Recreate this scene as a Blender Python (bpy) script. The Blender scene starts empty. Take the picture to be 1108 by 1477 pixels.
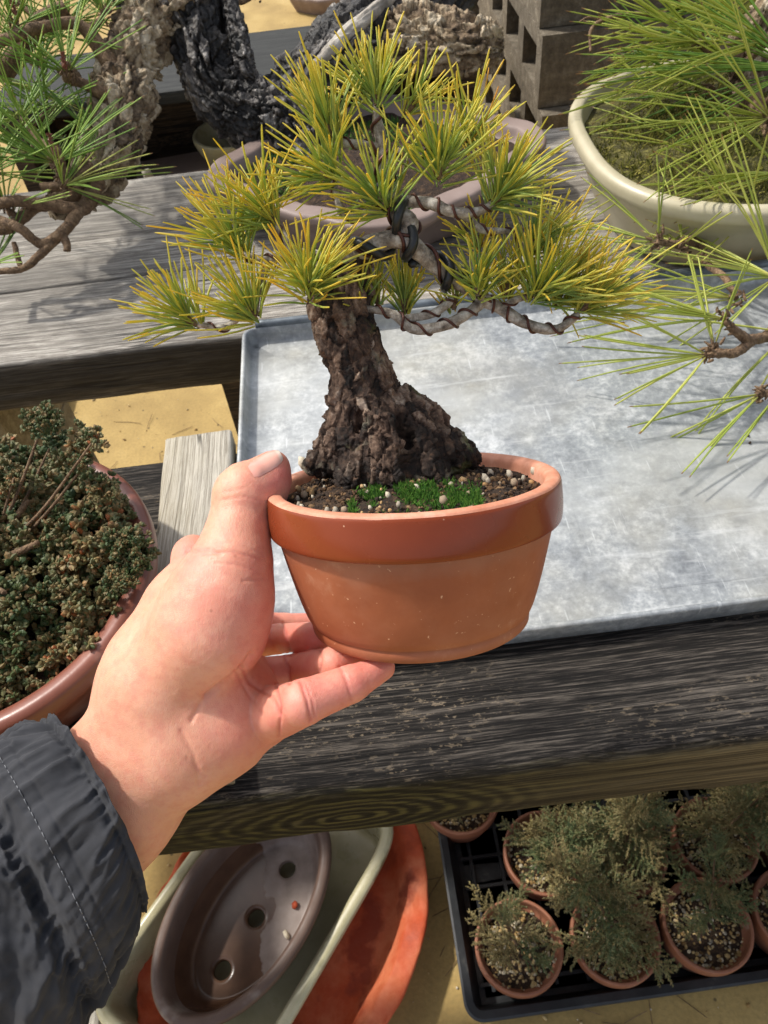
import bpy, math, random
import numpy as np
from mathutils import Matrix, Vector

# ------------------------------------------------------------------ camera, sky, sun, exposure
scene = bpy.context.scene
col = scene.collection
CAM_H, FPX = 1.30, 1110.0                      # camera height (m), focal length in photo pixels
PITCH, ROLL = math.radians(50), math.radians(6.9)
CU = np.array([0, math.sin(PITCH), math.cos(PITCH)]); CR0 = np.array([1., 0, 0])
CW = np.array([0, math.cos(PITCH), -math.sin(PITCH)])
CR = math.cos(ROLL)*CR0 - math.sin(ROLL)*CU
CU = math.sin(ROLL)*CR0 + math.cos(ROLL)*CU
CC = np.array([0, 0, CAM_H])
cam_data = bpy.data.cameras.new('camera'); cam = bpy.data.objects.new('camera', cam_data); col.objects.link(cam)
cam_data.sensor_fit = 'VERTICAL'; cam_data.sensor_height = 34.6; cam_data.lens = 34.6*FPX/1477.0
cam_data.clip_start = 0.01; cam_data.clip_end = 200
cam.matrix_world = Matrix(((CR[0], CU[0], -CW[0], CC[0]), (CR[1], CU[1], -CW[1], CC[1]), (CR[2], CU[2], -CW[2], CC[2]), (0, 0, 0, 1)))
cam_data.dof.use_dof = True; cam_data.dof.focus_distance = 0.285; cam_data.dof.aperture_fstop = 40
scene.camera = cam
SUN_DIR = np.array([-0.58, 0.36, 0.90]); SUN_DIR /= np.linalg.norm(SUN_DIR)     # towards the sun
world = bpy.data.worlds.new('World'); scene.world = world; world.use_nodes = True
wn = world.node_tree; bg = wn.nodes['Background']; sky = wn.nodes.new('ShaderNodeTexSky')
sky.sky_type = 'NISHITA'; sky.sun_disc = False
sky.sun_elevation = math.asin(SUN_DIR[2]); sky.sun_rotation = math.atan2(SUN_DIR[0], SUN_DIR[1])
sky.air_density = 1.0; sky.dust_density = 3.0
hz = wn.nodes.new('ShaderNodeHueSaturation'); hz.inputs['Saturation'].default_value = .45      # thin milky cloud
wn.links.new(sky.outputs[0], hz.inputs['Color']); wn.links.new(hz.outputs[0], bg.inputs[0]); bg.inputs[1].default_value = 0.13
sl = bpy.data.lights.new('sun', 'SUN'); sl.energy = 2.6; sl.angle = math.radians(3); sl.color = (1, .955, .88)
so = bpy.data.objects.new('sun', sl); col.objects.link(so); so.location = (0, 0, 6)
so.rotation_euler = Vector(SUN_DIR).to_track_quat('Z', 'Y').to_euler()
vs = scene.view_settings; vs.view_transform = 'Standard'; vs.look = 'None'; vs.gamma = 1; vs.exposure = 0.58; vs.use_curve_mapping = False

# ------------------------------------------------------------------ pixel helpers
def ray(px, py): return CR*(px-554)/FPX - CU*(py-738.5)/FPX + CW
def P(px, py, d): return CC + ray(px, py)*d                       # at camera depth d
def G(px, py, z): r = ray(px, py); return CC + r*(z-CAM_H)/r[2]   # on the level plane z
def Yp(px, py, y): r = ray(px, py); return CC + r*y/r[1]          # on the upright plane y
def camdir(a, zc=0.0):                                            # picture angle (deg, 90 = up) and part towards the camera
    a = math.radians(a); v = (CR*math.cos(a)+CU*math.sin(a))*math.sqrt(max(0, 1-zc*zc)) - CW*zc
    return v/np.linalg.norm(v)
rng = np.random.default_rng(11)
def nrm(v): return v/np.maximum(np.linalg.norm(v, axis=-1, keepdims=True), 1e-12)

# ------------------------------------------------------------------ noise in numpy
def hsh(i, j, k, s):
    h = (i.astype(np.int64)*374761393 + j.astype(np.int64)*668265263 + k.astype(np.int64)*2147483647 + s*1274126177) & 0xFFFFFFFF
    h = ((h ^ (h >> 13))*1274126177) & 0xFFFFFFFF; h = ((h ^ (h >> 16))*2246822519) & 0xFFFFFFFF
    return ((h ^ (h >> 15)) & 0xFFFFFF)/float(0xFFFFFF)
def vnoise(q, s=0):
    f = np.floor(q); i, j, k = f[:, 0], f[:, 1], f[:, 2]; u = q-f; u = u*u*(3-2*u); r = 0
    for a in (0, 1):
        for b in (0, 1):
            for c in (0, 1):
                w = (u[:, 0] if a else 1-u[:, 0])*(u[:, 1] if b else 1-u[:, 1])*(u[:, 2] if c else 1-u[:, 2])
                r = r + w*hsh(i+a, j+b, k+c, s)
    return r*2-1
def fbm(q, o=4, s=0):
    r = 0; a = .5
    for n in range(o): r = r+a*vnoise(q*(2**n)+n*7.3, s+n); a *= .5
    return r
def worley(q, s=0):
    f = np.floor(q); F1 = np.full(len(q), 9.); F2 = F1.copy(); rid = np.zeros(len(q)); dv = np.zeros_like(q)
    for a in (-1, 0, 1):
        for b in (-1, 0, 1):
            for c in (-1, 0, 1):
                g = f+np.array([a, b, c]); o = np.stack([hsh(g[:, 0], g[:, 1], g[:, 2], s+n) for n in (1, 2, 3)], 1)
                v = g+o-q; d = np.linalg.norm(v, axis=1); n1 = d < F1
                F2 = np.where(n1, F1, np.minimum(F2, d)); rid = np.where(n1, hsh(g[:, 0], g[:, 1], g[:, 2], s+9), rid)
                dv[n1] = v[n1]; F1 = np.where(n1, d, F1)
    return F1, F2, rid, dv

# ------------------------------------------------------------------ objects
ORG = {}
def tag(o, label=None, cat=None, group=None, kind=None):
    if label: o['label'] = label
    if cat: o['category'] = cat
    if group: o['group'] = group
    if kind: o['kind'] = kind
    return o
def empty(name, loc, label=None, cat=None, group=None, kind=None):
    o = bpy.data.objects.new(name, None); col.objects.link(o); o.location = tuple(loc); o.empty_display_size = .02
    ORG[o] = np.array(loc, float); return tag(o, label, cat, group, kind)
def mk_mesh(name, v, f, mat, smooth=True, attrs=None):
    me = bpy.data.meshes.new(name); v = np.asarray(v, np.float32)
    if isinstance(f, np.ndarray):
        k = f.shape[1]; n = len(f); keep = np.ones(f.shape, bool)
        if k == 4: keep[:, 3] = f[:, 3] != f[:, 2]; keep[:, 0] = f[:, 0] != f[:, 1]                 # a quad that repeats its last corner is a triangle
        cnt = keep.sum(1); li = f[keep].astype(np.int32)
        me.vertices.add(len(v)); me.vertices.foreach_set('co', v.ravel())
        me.loops.add(len(li)); me.loops.foreach_set('vertex_index', li)
        me.polygons.add(n); me.polygons.foreach_set('loop_start', np.concatenate([[0], np.cumsum(cnt)[:-1]]).astype(np.int32))
        me.update(calc_edges=True); me.validate()
    else:
        me.from_pydata(v.tolist(), [], f); me.update()
    me.polygons.foreach_set('use_smooth', np.full(len(me.polygons), smooth))
    for k, a in (attrs or {}).items():
        at = me.attributes.new(k, 'FLOAT', 'POINT'); at.data.foreach_set('value', np.asarray(a, np.float32))
    if mat: me.materials.append(mat)
    return me
def obj(name, v, f, mat, parent=None, smooth=True, attrs=None, loc=None):
    v = np.asarray(v, float)
    if parent is not None: o0 = ORG[parent]
    elif loc is not None: o0 = np.array(loc, float)
    else: o0 = np.zeros(3)
    o = bpy.data.objects.new(name, mk_mesh(name, v-o0, f, mat, smooth, attrs)); col.objects.link(o)
    if parent is not None: o.parent = parent
    else: o.location = tuple(o0)
    ORG[o] = o0; return o
def inst(name, me, M, parent=None):
    """an object that shares mesh data; M places it in the world"""
    o = bpy.data.objects.new(name, me); col.objects.link(o); M = Matrix(M)
    if parent is not None: o.parent = parent; M = Matrix.Translation(tuple(-ORG[parent])) @ M
    o.matrix_local = M; return o
def join(parts):
    V = []; F = []; n = 0; A = {}
    for p in parts:
        V.append(p[0]); F.append(np.asarray(p[1])+n); n += len(p[0])
        for k, a in (p[2] if len(p) > 2 else {}).items(): A.setdefault(k, []).append(a)
    return np.concatenate(V), np.concatenate(F), {k: np.concatenate(a) for k, a in A.items()}

# ------------------------------------------------------------------ shapes
def crom(p, n):
    p = np.asarray(p, float); m = len(p)
    if m < 3:
        t = np.linspace(0, 1, n)[:, None]; return p[0]+(p[-1]-p[0])*t
    q = np.vstack([2*p[0]-p[1], p, 2*p[-1]-p[-2]]); t = np.linspace(0, m-1-1e-9, n); i = t.astype(int); u = (t-i)[:, None]
    a, b, c, d = q[i], q[i+1], q[i+2], q[i+3]
    return .5*((2*b)+(c-a)*u+(2*a-5*b+4*c-d)*u*u+(3*b-a-3*c+d)*u**3)
def frames(c):
    T = nrm(np.gradient(c, axis=0)); N = np.zeros_like(c); h = np.array([0, 0, 1.]) if abs(T[0, 2]) < .9 else np.array([1., 0, 0])
    N[0] = nrm(np.cross(T[0], h))
    for i in range(1, len(c)): N[i] = nrm(N[i-1]-T[i]*np.dot(N[i-1], T[i]))
    return T, N, np.cross(T, N)
def gridfaces(n, m, closed=True):
    i = np.arange(n-1)[:, None]*m; j = np.arange(m if closed else m-1)[None, :]; k = (j+1) % m
    return np.stack([i+j, i+k, i+m+k, i+m+j], -1).reshape(-1, 4)
def tube(pts, rad, n=24, m=10, caps=True, disp=None):
    """tapered tube through pts (world) with radii; disp(q, s, th) moves the skin in or out"""
    pr = np.column_stack([np.asarray(pts, float), np.asarray(rad, float)]); cr = crom(pr, n); c, r = cr[:, :3], np.maximum(cr[:, 3], 1e-5)
    T, N, B = frames(c); th = np.linspace(0, 2*math.pi, m, endpoint=False); R = np.repeat(r[:, None], m, 1)
    if disp is not None:
        s = np.concatenate([[0], np.cumsum(np.linalg.norm(np.diff(c, axis=0), axis=1))]); r0 = r.mean()
        q = np.stack([np.cos(th)[None, :]*r0+0*R, np.sin(th)[None, :]*r0+0*R, s[:, None]+0*R], -1).reshape(-1, 3)
        R = R+disp(q, np.repeat(s, m), np.tile(th, n)).reshape(n, m)
    V = c[:, None]+R[..., None]*(np.cos(th)[None, :, None]*N[:, None]+np.sin(th)[None, :, None]*B[:, None])
    V = V.reshape(-1, 3); F = gridfaces(n, m)
    if caps:
        V = np.vstack([V, c[0], c[-1]]); a, b = n*m, n*m+1; j = np.arange(m); k = (j+1) % m
        F = np.vstack([F, np.stack([k, j, np.full(m, a), np.full(m, a)], 1), np.stack([j, k, np.full(m, b), np.full(m, b)], 1)+np.array([(n-1)*m, (n-1)*m, 0, 0])])
    return V, F
def tri(F):
    """quads to triangles (drops degenerate ones)"""
    a = F[:, [0, 1, 2]]; b = F[:, [0, 2, 3]]; t = np.vstack([a, b])
    ok = (t[:, 0] != t[:, 1]) & (t[:, 1] != t[:, 2]) & (t[:, 0] != t[:, 2]); return t[ok]
def terrace(h, k):
    h = h*k; b = np.floor(h); t = h-b; return (b+np.clip((t-.72)/.28, 0, 1))/k
def flakes(p, u, amp, seed):
    """plates with split edges, each one built of lifted paper-thin layers"""
    F1, F2, rid, dv = worley(p, seed); e = np.clip((F2-F1)/.10, 0, 1)**.6
    lay = terrace(fbm(u*np.array([1.1, 1.1, .55])+rid[:, None]*9, 3, seed+4)+.35*dv[:, 2]*np.where(rid > .45, 1, -1), 4.5)
    flakes.rnd = rid; return amp*((rid-.4)*.9*e+1.7*lay*e-1.25*(1-e)+.22*fbm(u*5, 2, seed+6))
def bark(plate, amp, stretch=2.2, lump=.0, seed=0, r0=None):
    def f(q, s, th):
        p = q/plate; p[:, 2] /= stretch; p = p+.35*np.stack([fbm(p*1.7, 2, seed+k) for k in (1, 2, 3)], 1)
        return flakes(p, q/plate, amp, seed) + (lump*fbm(q/plate/4.5, 2, seed+5) if lump else 0)
    return f
def needles(b, d, L, r, bend, seg=4, sides=3):
    n = len(b); d = nrm(d); h = np.where(np.abs(d[:, 2:3]) < .9, np.array([[0, 0, 1.]]), np.array([[1., 0, 0]])); N = nrm(np.cross(d, h)); B = np.cross(d, N)
    t = np.concatenate([np.linspace(0, .95, seg), [1.]]) if seg > 2 else np.linspace(0, 1, seg+1); prof = np.interp(t, [0, .06, .5, .9, .97, 1], [.8, 1, 1, .86, .72, .4])
    c = b[:, None]+(d*L[:, None])[:, None]*t[None, :, None]+(bend*L[:, None])[:, None]*(t**2)[None, :, None]
    a = np.arange(sides)*2*math.pi/sides
    ring = np.cos(a)[:, None]*N[:, None]+np.sin(a)[:, None]*B[:, None]                 # n,sides,3
    V = c[:, :, None]+ring[:, None]*(prof[None, :, None, None]*np.asarray(r)[:, None, None, None])
    V = V.reshape(-1, 3); F = gridfaces(seg+1, sides)[None]+(np.arange(n)*(seg+1)*sides)[:, None, None]
    tt = np.tile(np.repeat(t, sides), n); rn = np.repeat(rng.random(n), (seg+1)*sides)
    return V, F.reshape(-1, 4), {'t': tt, 'rnd': rn}
def cone_dirs(axis, n, spread, flat=None, uni=.5):
    """n directions in a cone of half angle spread (deg) about axis; denser outwards as uni falls"""
    ax = nrm(np.asarray(axis, float)); h = np.array([0, 0, 1.]) if abs(ax[2]) < .9 else np.array([1., 0, 0]); N = nrm(np.cross(ax, h)); B = np.cross(ax, N)
    t = np.radians(spread)*rng.random(n)**uni; a = rng.random(n)*2*math.pi
    return np.cos(t)[:, None]*ax+np.sin(t)[:, None]*(np.cos(a)[:, None]*N+np.sin(a)[:, None]*B)
def rotm(a, b, c):
    return np.array(Matrix.Rotation(c, 3, 'Z') @ Matrix.Rotation(b, 3, 'Y') @ Matrix.Rotation(a, 3, 'X'))
def scatter(bv, bf, pos, rots, attrs=True):
    n = len(pos); V = np.einsum('nij,vj->nvi', rots, bv)+pos[:, None]; F = bf[None]+(np.arange(n)*len(bv))[:, None, None]
    return V.reshape(-1, 3), F.reshape(-1, bf.shape[1]), {'rnd': np.repeat(rng.random(n), len(bv))}
def ico(sub=1):
    import bmesh
    bm = bmesh.new(); bmesh.ops.create_icosphere(bm, subdivisions=sub, radius=1); v = np.array([x.co[:] for x in bm.verts]); f = np.array([[x.index for x in g.verts] for g in bm.faces]); bm.free(); return v, f
ICO1, ICO2 = ico(1), ico(2)
def stones(n, pos, size, flat=.7):
    sh = rng.random((n, 3))*.6+.6; sh[:, 2] *= flat
    R = np.stack([rotm(*(rng.random(3)*6.28)) for _ in range(n)])*(sh*np.asarray(size)[:, None])[:, None, :]
    V, F, A = scatter(ICO1[0], ICO1[1], pos, R); return V+fbm(V/np.mean(size)*.9, 2, 3)[:, None]*np.mean(size)*.25*nrm(rng.normal(size=3)), F, A
def outline(kind, a, b, n=96, e=4.0):
    t = np.linspace(0, 2*math.pi, n, endpoint=False)
    if kind == 'oval': p = np.stack([a*np.cos(t), b*np.sin(t)], 1)
    elif kind == 'rect':
        s = (np.abs(np.cos(t))**e+np.abs(np.sin(t))**e)**(-1/e); p = np.stack([a*s*np.cos(t), b*s*np.sin(t)], 1)
    elif kind == 'lobed':                                          # four lobes with stepped corners
        k = 1+.075*np.cos(4*t)-.05*np.clip(np.cos(8*t-math.pi)-.2, 0, 1); p = np.stack([a*k*np.cos(t), b*k*np.sin(t)], 1)
    d = np.roll(p, -1, 0)-np.roll(p, 1, 0); nr = nrm(np.stack([d[:, 1], -d[:, 0]], 1)); return p, nr
def potmesh(ol, prof, bottom_hole=True):
    """prof: (inset from the outline, height) from the outer foot up over the rim and down inside"""
    p, nr = ol; m = len(p); V = np.concatenate([np.column_stack([p-nr*o, np.full(m, z)]) for o, z in prof]); F = gridfaces(len(prof), m)
    j = np.arange(m); k = (j+1) % m; n = len(V); V = np.vstack([V, [p[:, 0].mean(), p[:, 1].mean(), prof[0][1]], [p[:, 0].mean(), p[:, 1].mean(), prof[-1][1]]])
    l = (len(prof)-1)*m
    return V, np.vstack([F, np.stack([k, j, np.full(m, n), np.full(m, n)], 1), np.stack([j+l, k+l, np.full(m, n+1), np.full(m, n+1)], 1)])
def rprof(pts, n=4):
    """round a profile's corners by Chaikin cutting"""
    p = np.array(pts, float)
    for _ in range(n):
        q = [p[0]]
        for a, b in zip(p[:-1], p[1:]): q += [a*.8+b*.2, a*.2+b*.8]
        q.append(p[-1]); p = np.array(q)
    return p
def place(v, loc, rz=0.0, M=None):
    v = np.asarray(v, float)
    if M is not None: return v @ np.asarray(M).T+np.asarray(loc)
    c, s = math.cos(rz), math.sin(rz); return v @ np.array([[c, s, 0], [-s, c, 0], [0, 0, 1]])+np.asarray(loc)
def box(x0, x1, y0, y1, z0, z1, bev=.003, nx=2):
    ol = outline('rect', 1, 1, 4)
    import bmesh
    bm = bmesh.new(); bmesh.ops.create_cube(bm, size=1)
    for v in bm.verts: v.co = ((x0+x1)/2+v.co.x*(x1-x0), (y0+y1)/2+v.co.y*(y1-y0), (z0+z1)/2+v.co.z*(z1-z0))
    if bev: bmesh.ops.bevel(bm, geom=bm.edges[:], offset=bev, segments=2, affect='EDGES', profile=.6)
    bm.verts.index_update(); v = np.array([x.co[:] for x in bm.verts]); f = [[x.index for x in g.verts] for g in bm.faces]; bm.free(); return v, f
def plank(x0, x1, y0, y1, z0, z1, rad=.006, nx=120, step=.0028, grain=.0009, wear=.003, seed=0):
    """a sawn board along x: rounded section, raised grain, worn edges"""
    w, h = y1-y0, z1-z0; pts = []
    def seg(a, b):
        n = max(2, int(np.linalg.norm(np.subtract(b, a))/step)); return [np.array(a)+(np.array(b)-np.array(a))*i/n for i in range(n)]
    def arc(cx, cy, a0): return [np.array([cx+rad*math.cos(a), cy+rad*math.sin(a)]) for a in np.linspace(a0, a0+math.pi/2, 6)[:-1]]
    pts += seg((y0+rad, z0), (y1-rad, z0)) + arc(y1-rad, z0+rad, -math.pi/2) + seg((y1, z0+rad), (y1, z1-rad)) + arc(y1-rad, z1-rad, 0)
    pts += seg((y1-rad, z1), (y0+rad, z1)) + arc(y0+rad, z1-rad, math.pi/2) + seg((y0, z1-rad), (y0, z0+rad)) + arc(y0+rad, z0+rad, math.pi)
    p = np.array(pts); m = len(p); d = np.roll(p, -1, 0)-np.roll(p, 1, 0); nr = nrm(np.stack([d[:, 1], -d[:, 0]], 1)); xs = np.linspace(x0, x1, nx)
    X = np.repeat(xs, m); Yv = np.tile(p[:, 0], nx); Z = np.tile(p[:, 1], nx); nn = np.tile(nr, (nx, 1))
    q = np.stack([X*2.2, Yv*170, Z*170], 1); g = fbm(q+.8*fbm(np.stack([X*6, Yv*9, Z*9], 1), 2, seed+7)[:, None], 3, seed)*grain*1.6
    edge = np.minimum(np.minimum(Yv-y0, y1-Yv), 1)+np.minimum(np.minimum(Z-z0, z1-Z), 1)
    g -= wear*np.clip(fbm(np.stack([X*14, Yv*14, Z*14], 1), 3, seed+3)+.1, 0, 1)*np.exp(-(edge/.012)**2)
    V = np.stack([X, Yv+nn[:, 0]*g, Z+nn[:, 1]*g], 1); F = gridfaces(nx, m)
    V = np.vstack([V, [x0, (y0+y1)/2, (z0+z1)/2], [x1, (y0+y1)/2, (z0+z1)/2]]); j = np.arange(m); k = (j+1) % m; l = (nx-1)*m
    return V, np.vstack([F, np.stack([k, j, np.full(m, nx*m), np.full(m, nx*m)], 1), np.stack([j+l, k+l, np.full(m, nx*m+1), np.full(m, nx*m+1)], 1)])[:, ::-1]
def surface_nets(f, o, h):
    s = f < 0; X, Y, Z = f.shape; c = np.zeros((X-1, Y-1, Z-1), np.int8); offs = [(a, b, d) for a in (0, 1) for b in (0, 1) for d in (0, 1)]
    for a, b, d in offs: c += s[a:X-1+a, b:Y-1+b, d:Z-1+d]
    idx = np.argwhere((c > 0) & (c < 8)); n = len(idx); vid = np.full(c.shape, -1, np.int32); vid[tuple(idx.T)] = np.arange(n)
    cor = np.stack([f[idx[:, 0]+a, idx[:, 1]+b, idx[:, 2]+d] for a, b, d in offs], 1); S = np.zeros((n, 3)); K = np.zeros(n); oa = np.array(offs, float)
    for i in range(8):
        for j in range(i+1, 8):
            if np.abs(oa[i]-oa[j]).sum() == 1:
                x = (cor[:, i] < 0) != (cor[:, j] < 0); t = np.where(x, cor[:, i]/np.where(x, cor[:, i]-cor[:, j], 1), 0)
                S += np.where(x[:, None], oa[i]+t[:, None]*(oa[j]-oa[i]), 0); K += x
    V = o+h*(idx+S/K[:, None]); Q = []
    for ax in range(3):
        u, w = [(1, 2), (2, 0), (0, 1)][ax]; sl0 = [slice(None)]*3; sl1 = [slice(None)]*3; sl0[ax] = slice(0, -1); sl1[ax] = slice(1, None)
        e = s[tuple(sl0)] != s[tuple(sl1)]; I = np.argwhere(e); I = I[(I[:, u] > 0) & (I[:, w] > 0)]; I = I[(I[:, u] < f.shape[u]-1) & (I[:, w] < f.shape[w]-1)]
        def at(du, dw):
            J = I.copy(); J[:, u] += du; J[:, w] += dw; return vid[tuple(J.T)]
        q = np.stack([at(-1, -1), at(0, -1), at(0, 0), at(-1, 0)], 1); fl = ~s[tuple(I.T)]; q[fl] = q[fl][:, ::-1]; Q.append(q)
    return V, np.concatenate(Q)
class SDF:
    """rounded cones blended into one skin, in any metric frame"""
    def __init__(s, lo, hi, h):
        s.o = np.array(lo, float); s.h = h; s.n = np.ceil((np.array(hi)-s.o)/h).astype(int)+1; s.f = np.full(s.n, .05, np.float32)
    def cone(s, a, b, ra, rb, k=.006, sub=False):
        a, b = np.array(a, float), np.array(b, float); m = max(ra, rb)+k*1.5+4*s.h
        i0 = np.clip(np.floor((np.minimum(a, b)-m-s.o)/s.h).astype(int), 0, s.n); i1 = np.clip(np.ceil((np.maximum(a, b)+m-s.o)/s.h).astype(int), 0, s.n)
        if np.any(i1 <= i0): return
        ax = [s.o[c]+s.h*np.arange(i0[c], i1[c]) for c in range(3)]
        x, y, z = np.meshgrid(*ax, indexing='ij', sparse=True); d = b-a; L2 = max(d @ d, 1e-12)
        t = np.clip(((x-a[0])*d[0]+(y-a[1])*d[1]+(z-a[2])*d[2])/L2, 0, 1)
        g = np.sqrt((x-a[0]-t*d[0])**2+(y-a[1]-t*d[1])**2+(z-a[2]-t*d[2])**2)-(ra+(rb-ra)*t)
        sl_ = tuple(slice(p, q) for p, q in zip(i0, i1)); f = s.f[sl_]
        if sub: hh = np.clip(.5-.5*(f+g)/k, 0, 1); s.f[sl_] = f+( -g-f)*hh+k*hh*(1-hh)
        else: hh = np.clip(.5+.5*(f-g)/k, 0, 1); s.f[sl_] = f+(g-f)*hh-k*hh*(1-hh)
    def mesh(s): return surface_nets(s.f, s.o, s.h)
def vnormals(V, F):
    n = np.zeros_like(V); a = np.cross(V[F[:, 2]]-V[F[:, 0]], V[F[:, 3]]-V[F[:, 1]])
    for k in range(4): np.add.at(n, F[:, k], a)
    return nrm(n)

# ------------------------------------------------------------------ materials
def rgb(r, g, b):
    f = lambda v: (v/255/12.92) if v/255 <= .04045 else ((v/255+.055)/1.055)**2.4
    return (f(r), f(g), f(b), 1)
class NT:
    def __init__(s, name):
        s.m = bpy.data.materials.new(name); s.m.use_nodes = True; s.t = s.m.node_tree; s.b = s.t.nodes['Principled BSDF']; s.out = s.t.nodes['Material Output']
        s.tc = s.t.nodes.new('ShaderNodeTexCoord'); s.obj = s.tc.outputs['Object']
    def n(s, ty, ins=None, out=0, **pr):
        x = s.t.nodes.new('ShaderNode'+ty)
        for k, v in pr.items(): setattr(x, k, v)
        for k, v in (ins or {}).items():
            i = x.inputs[k]
            if isinstance(v, bpy.types.NodeSocket): s.t.links.new(v, i)
            else: i.default_value = v
        return x.outputs[out]
    def map(s, sc, v=None, loc=(0, 0, 0), rot=(0, 0, 0)): return s.n('Mapping', {'Vector': v or s.obj, 'Scale': sc, 'Location': loc, 'Rotation': rot})
    def noise(s, scale, v=None, detail=4, rough=.55, dist=0.): return s.n('TexNoise', {'Vector': v or s.obj, 'Scale': scale, 'Detail': detail, 'Roughness': rough, 'Distortion': dist})
    def vor(s, scale, v=None, feature='F1', out='Distance', rnd=1.): 
        x = s.n('TexVoronoi', {'Vector': v or s.obj, 'Scale': scale, 'Randomness': rnd}, feature=feature); return x.node.outputs[out]
    def ramp(s, fac, stops, interp='LINEAR'):
        x = s.t.nodes.new('ShaderNodeValToRGB'); x.color_ramp.interpolation = interp; e = x.color_ramp.elements
        while len(e) < len(stops): e.new(.5)
        for a, (p, c) in zip(e, stops): a.position = p; a.color = c if isinstance(c, (tuple, list)) else (c, c, c, 1)
        s.t.links.new(fac, x.inputs[0]); return x.outputs[0]
    def mix(s, f, a, b, mode='MIX'):
        x = s.t.nodes.new('ShaderNodeMix'); x.data_type = 'RGBA'; x.blend_type = mode
        for i, v in ((0, f), (6, a), (7, b)):
            if isinstance(v, bpy.types.NodeSocket): s.t.links.new(v, x.inputs[i])
            else: x.inputs[i].default_value = v
        return x.outputs[2]
    def math(s, op, a, b=0., c=0., clamp=False):
        x = s.t.nodes.new('ShaderNodeMath'); x.operation = op; x.use_clamp = clamp
        for i, v in enumerate((a, b, c)):
            if isinstance(v, bpy.types.NodeSocket): s.t.links.new(v, x.inputs[i])
            else: x.inputs[i].default_value = v
        return x.outputs[0]
    def sep(s, v=None): x = s.n('SeparateXYZ', {'Vector': v or s.obj}).node; return x.outputs
    def attr(s, name): return s.n('Attribute', attribute_name=name).node.outputs['Fac']
    def bump(s, h, strength=.5, dist=.001, normal=None):
        d = {'Height': h, 'Strength': strength, 'Distance': dist}
        if normal is not None: d['Normal'] = normal
        return s.n('Bump', d)
    def done(s, color=None, rough=None, normal=None, **kw):
        for k, v in (('Base Color', color), ('Roughness', rough), ('Normal', normal), *kw.items()):
            if v is None: continue
            k = k.replace('_', ' ')
            if isinstance(v, bpy.types.NodeSocket): s.t.links.new(v, s.b.inputs[k])
            else: s.b.inputs[k].default_value = v
        return s.m
def m_wood(name, dark, mid, light, rough=.8, blotch=None, speck=None, gscale=1., bump=.5, knot=None, turn=False):
    s = NT(name)
    if turn: q = s.sep(); s.obj = s.n('CombineXYZ', {0: q[1], 1: q[0], 2: q[2]})
    w = s.noise(9, detail=3); wv = s.n('VectorMath', {0: s.obj, 1: s.n('VectorMath', {0: s.n('TexNoise', {'Vector': s.map((5, 5, 5)), 'Scale': 1., 'Detail': 2}, 1), 'Scale': .006}, operation='SCALE')}, operation='ADD')
    g1 = s.noise(1, s.map((2.5, 120*gscale, 120*gscale), wv), 5, .65); g2 = s.noise(1, s.map((9, 420*gscale, 420*gscale), wv), 4, .7)
    g = s.math('ADD', s.math('MULTIPLY', g1, .40), s.math('MULTIPLY', g2, .60))
    if knot:
        X = s.sep(); kx, kz, wdt = knot; dx = s.math('MULTIPLY', s.math('SUBTRACT', X[0], kx), .42); dz = s.math('SUBTRACT', X[2], kz)
        d = s.math('SQRT', s.math('ADD', s.math('MULTIPLY', dx, dx), s.math('MULTIPLY', dz, dz)))
        dn = s.math('ADD', d, s.math('MULTIPLY', s.math('SUBTRACT', s.noise(26), .5), .010))
        k = s.math('ADD', s.math('MULTIPLY', s.math('SINE', s.math('MULTIPLY', dn, 1000)), .13), .5)
        fall = s.math('SUBTRACT', 1., s.math('DIVIDE', d, wdt), clamp=True); fall = s.math('MULTIPLY', s.math('MULTIPLY', s.math('POWER', fall, .6), .9), s.math('MULTIPLY', s.math('SUBTRACT', -.3765, X[1]), 250., clamp=True))
        kk = s.math('MULTIPLY_ADD', s.math('SUBTRACT', k, g), fall, g); g = kk
    g3 = s.noise(1, s.map((45, 520*gscale, 520*gscale), wv), 3, .7); gg = s.math('MULTIPLY_ADD', s.math('SUBTRACT', g3, .5), .55, g); s.g = g
    c = s.ramp(gg, [(.36, dark), (.49, mid), (.63, light)])
    ck = s.noise(1, s.map((1.6, 46, 46), wv), 3, .5); cr_ = s.ramp(s.math('ABSOLUTE', s.math('SUBTRACT', ck, .5)), [(.004, 1.), (.011, 0.)]); cr_ = s.math('MULTIPLY', cr_, s.ramp(s.noise(5, detail=2), [(.45, 0.), (.55, .9)])); c = s.mix(cr_, c, rgb(16, 14, 12)); gg = s.math('SUBTRACT', gg, s.math('MULTIPLY', cr_, .6))
    bl = s.noise(6, s.map((.6, 1.6, 1.6)), 5, .6)
    if blotch: c = s.mix(s.ramp(bl, [(.42, 0.), (.66, blotch[1])]), c, blotch[0])
    if speck:
        sp = s.noise(430, s.map((.38, 1, 1)), 3, .7); area = s.noise(7, s.map((.7, 1.6, 1)), 4, .6); m = s.math('MULTIPLY', s.ramp(sp, [(.58, 0.), (.63, 1.)]), s.ramp(area, [(.46, 0.), (.60, 1.)]))
        c = s.mix(s.math('MULTIPLY', m, speck[1]), c, speck[0])
    n = s.bump(gg, bump, .0016); return s, c, n, rough
def fin(a, **k): s, c, n, r = a; return s.done(c, r, n, **k)
M = {}
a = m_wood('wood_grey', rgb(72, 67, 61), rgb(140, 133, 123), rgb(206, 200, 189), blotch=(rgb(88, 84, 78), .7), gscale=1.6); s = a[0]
X = s.sep(); face = s.math('MULTIPLY', s.math('SUBTRACT', .0735, X[1]), 300., clamp=True)          # algae and old stain, deepened by painted-in shade, on the board's front edge
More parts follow.
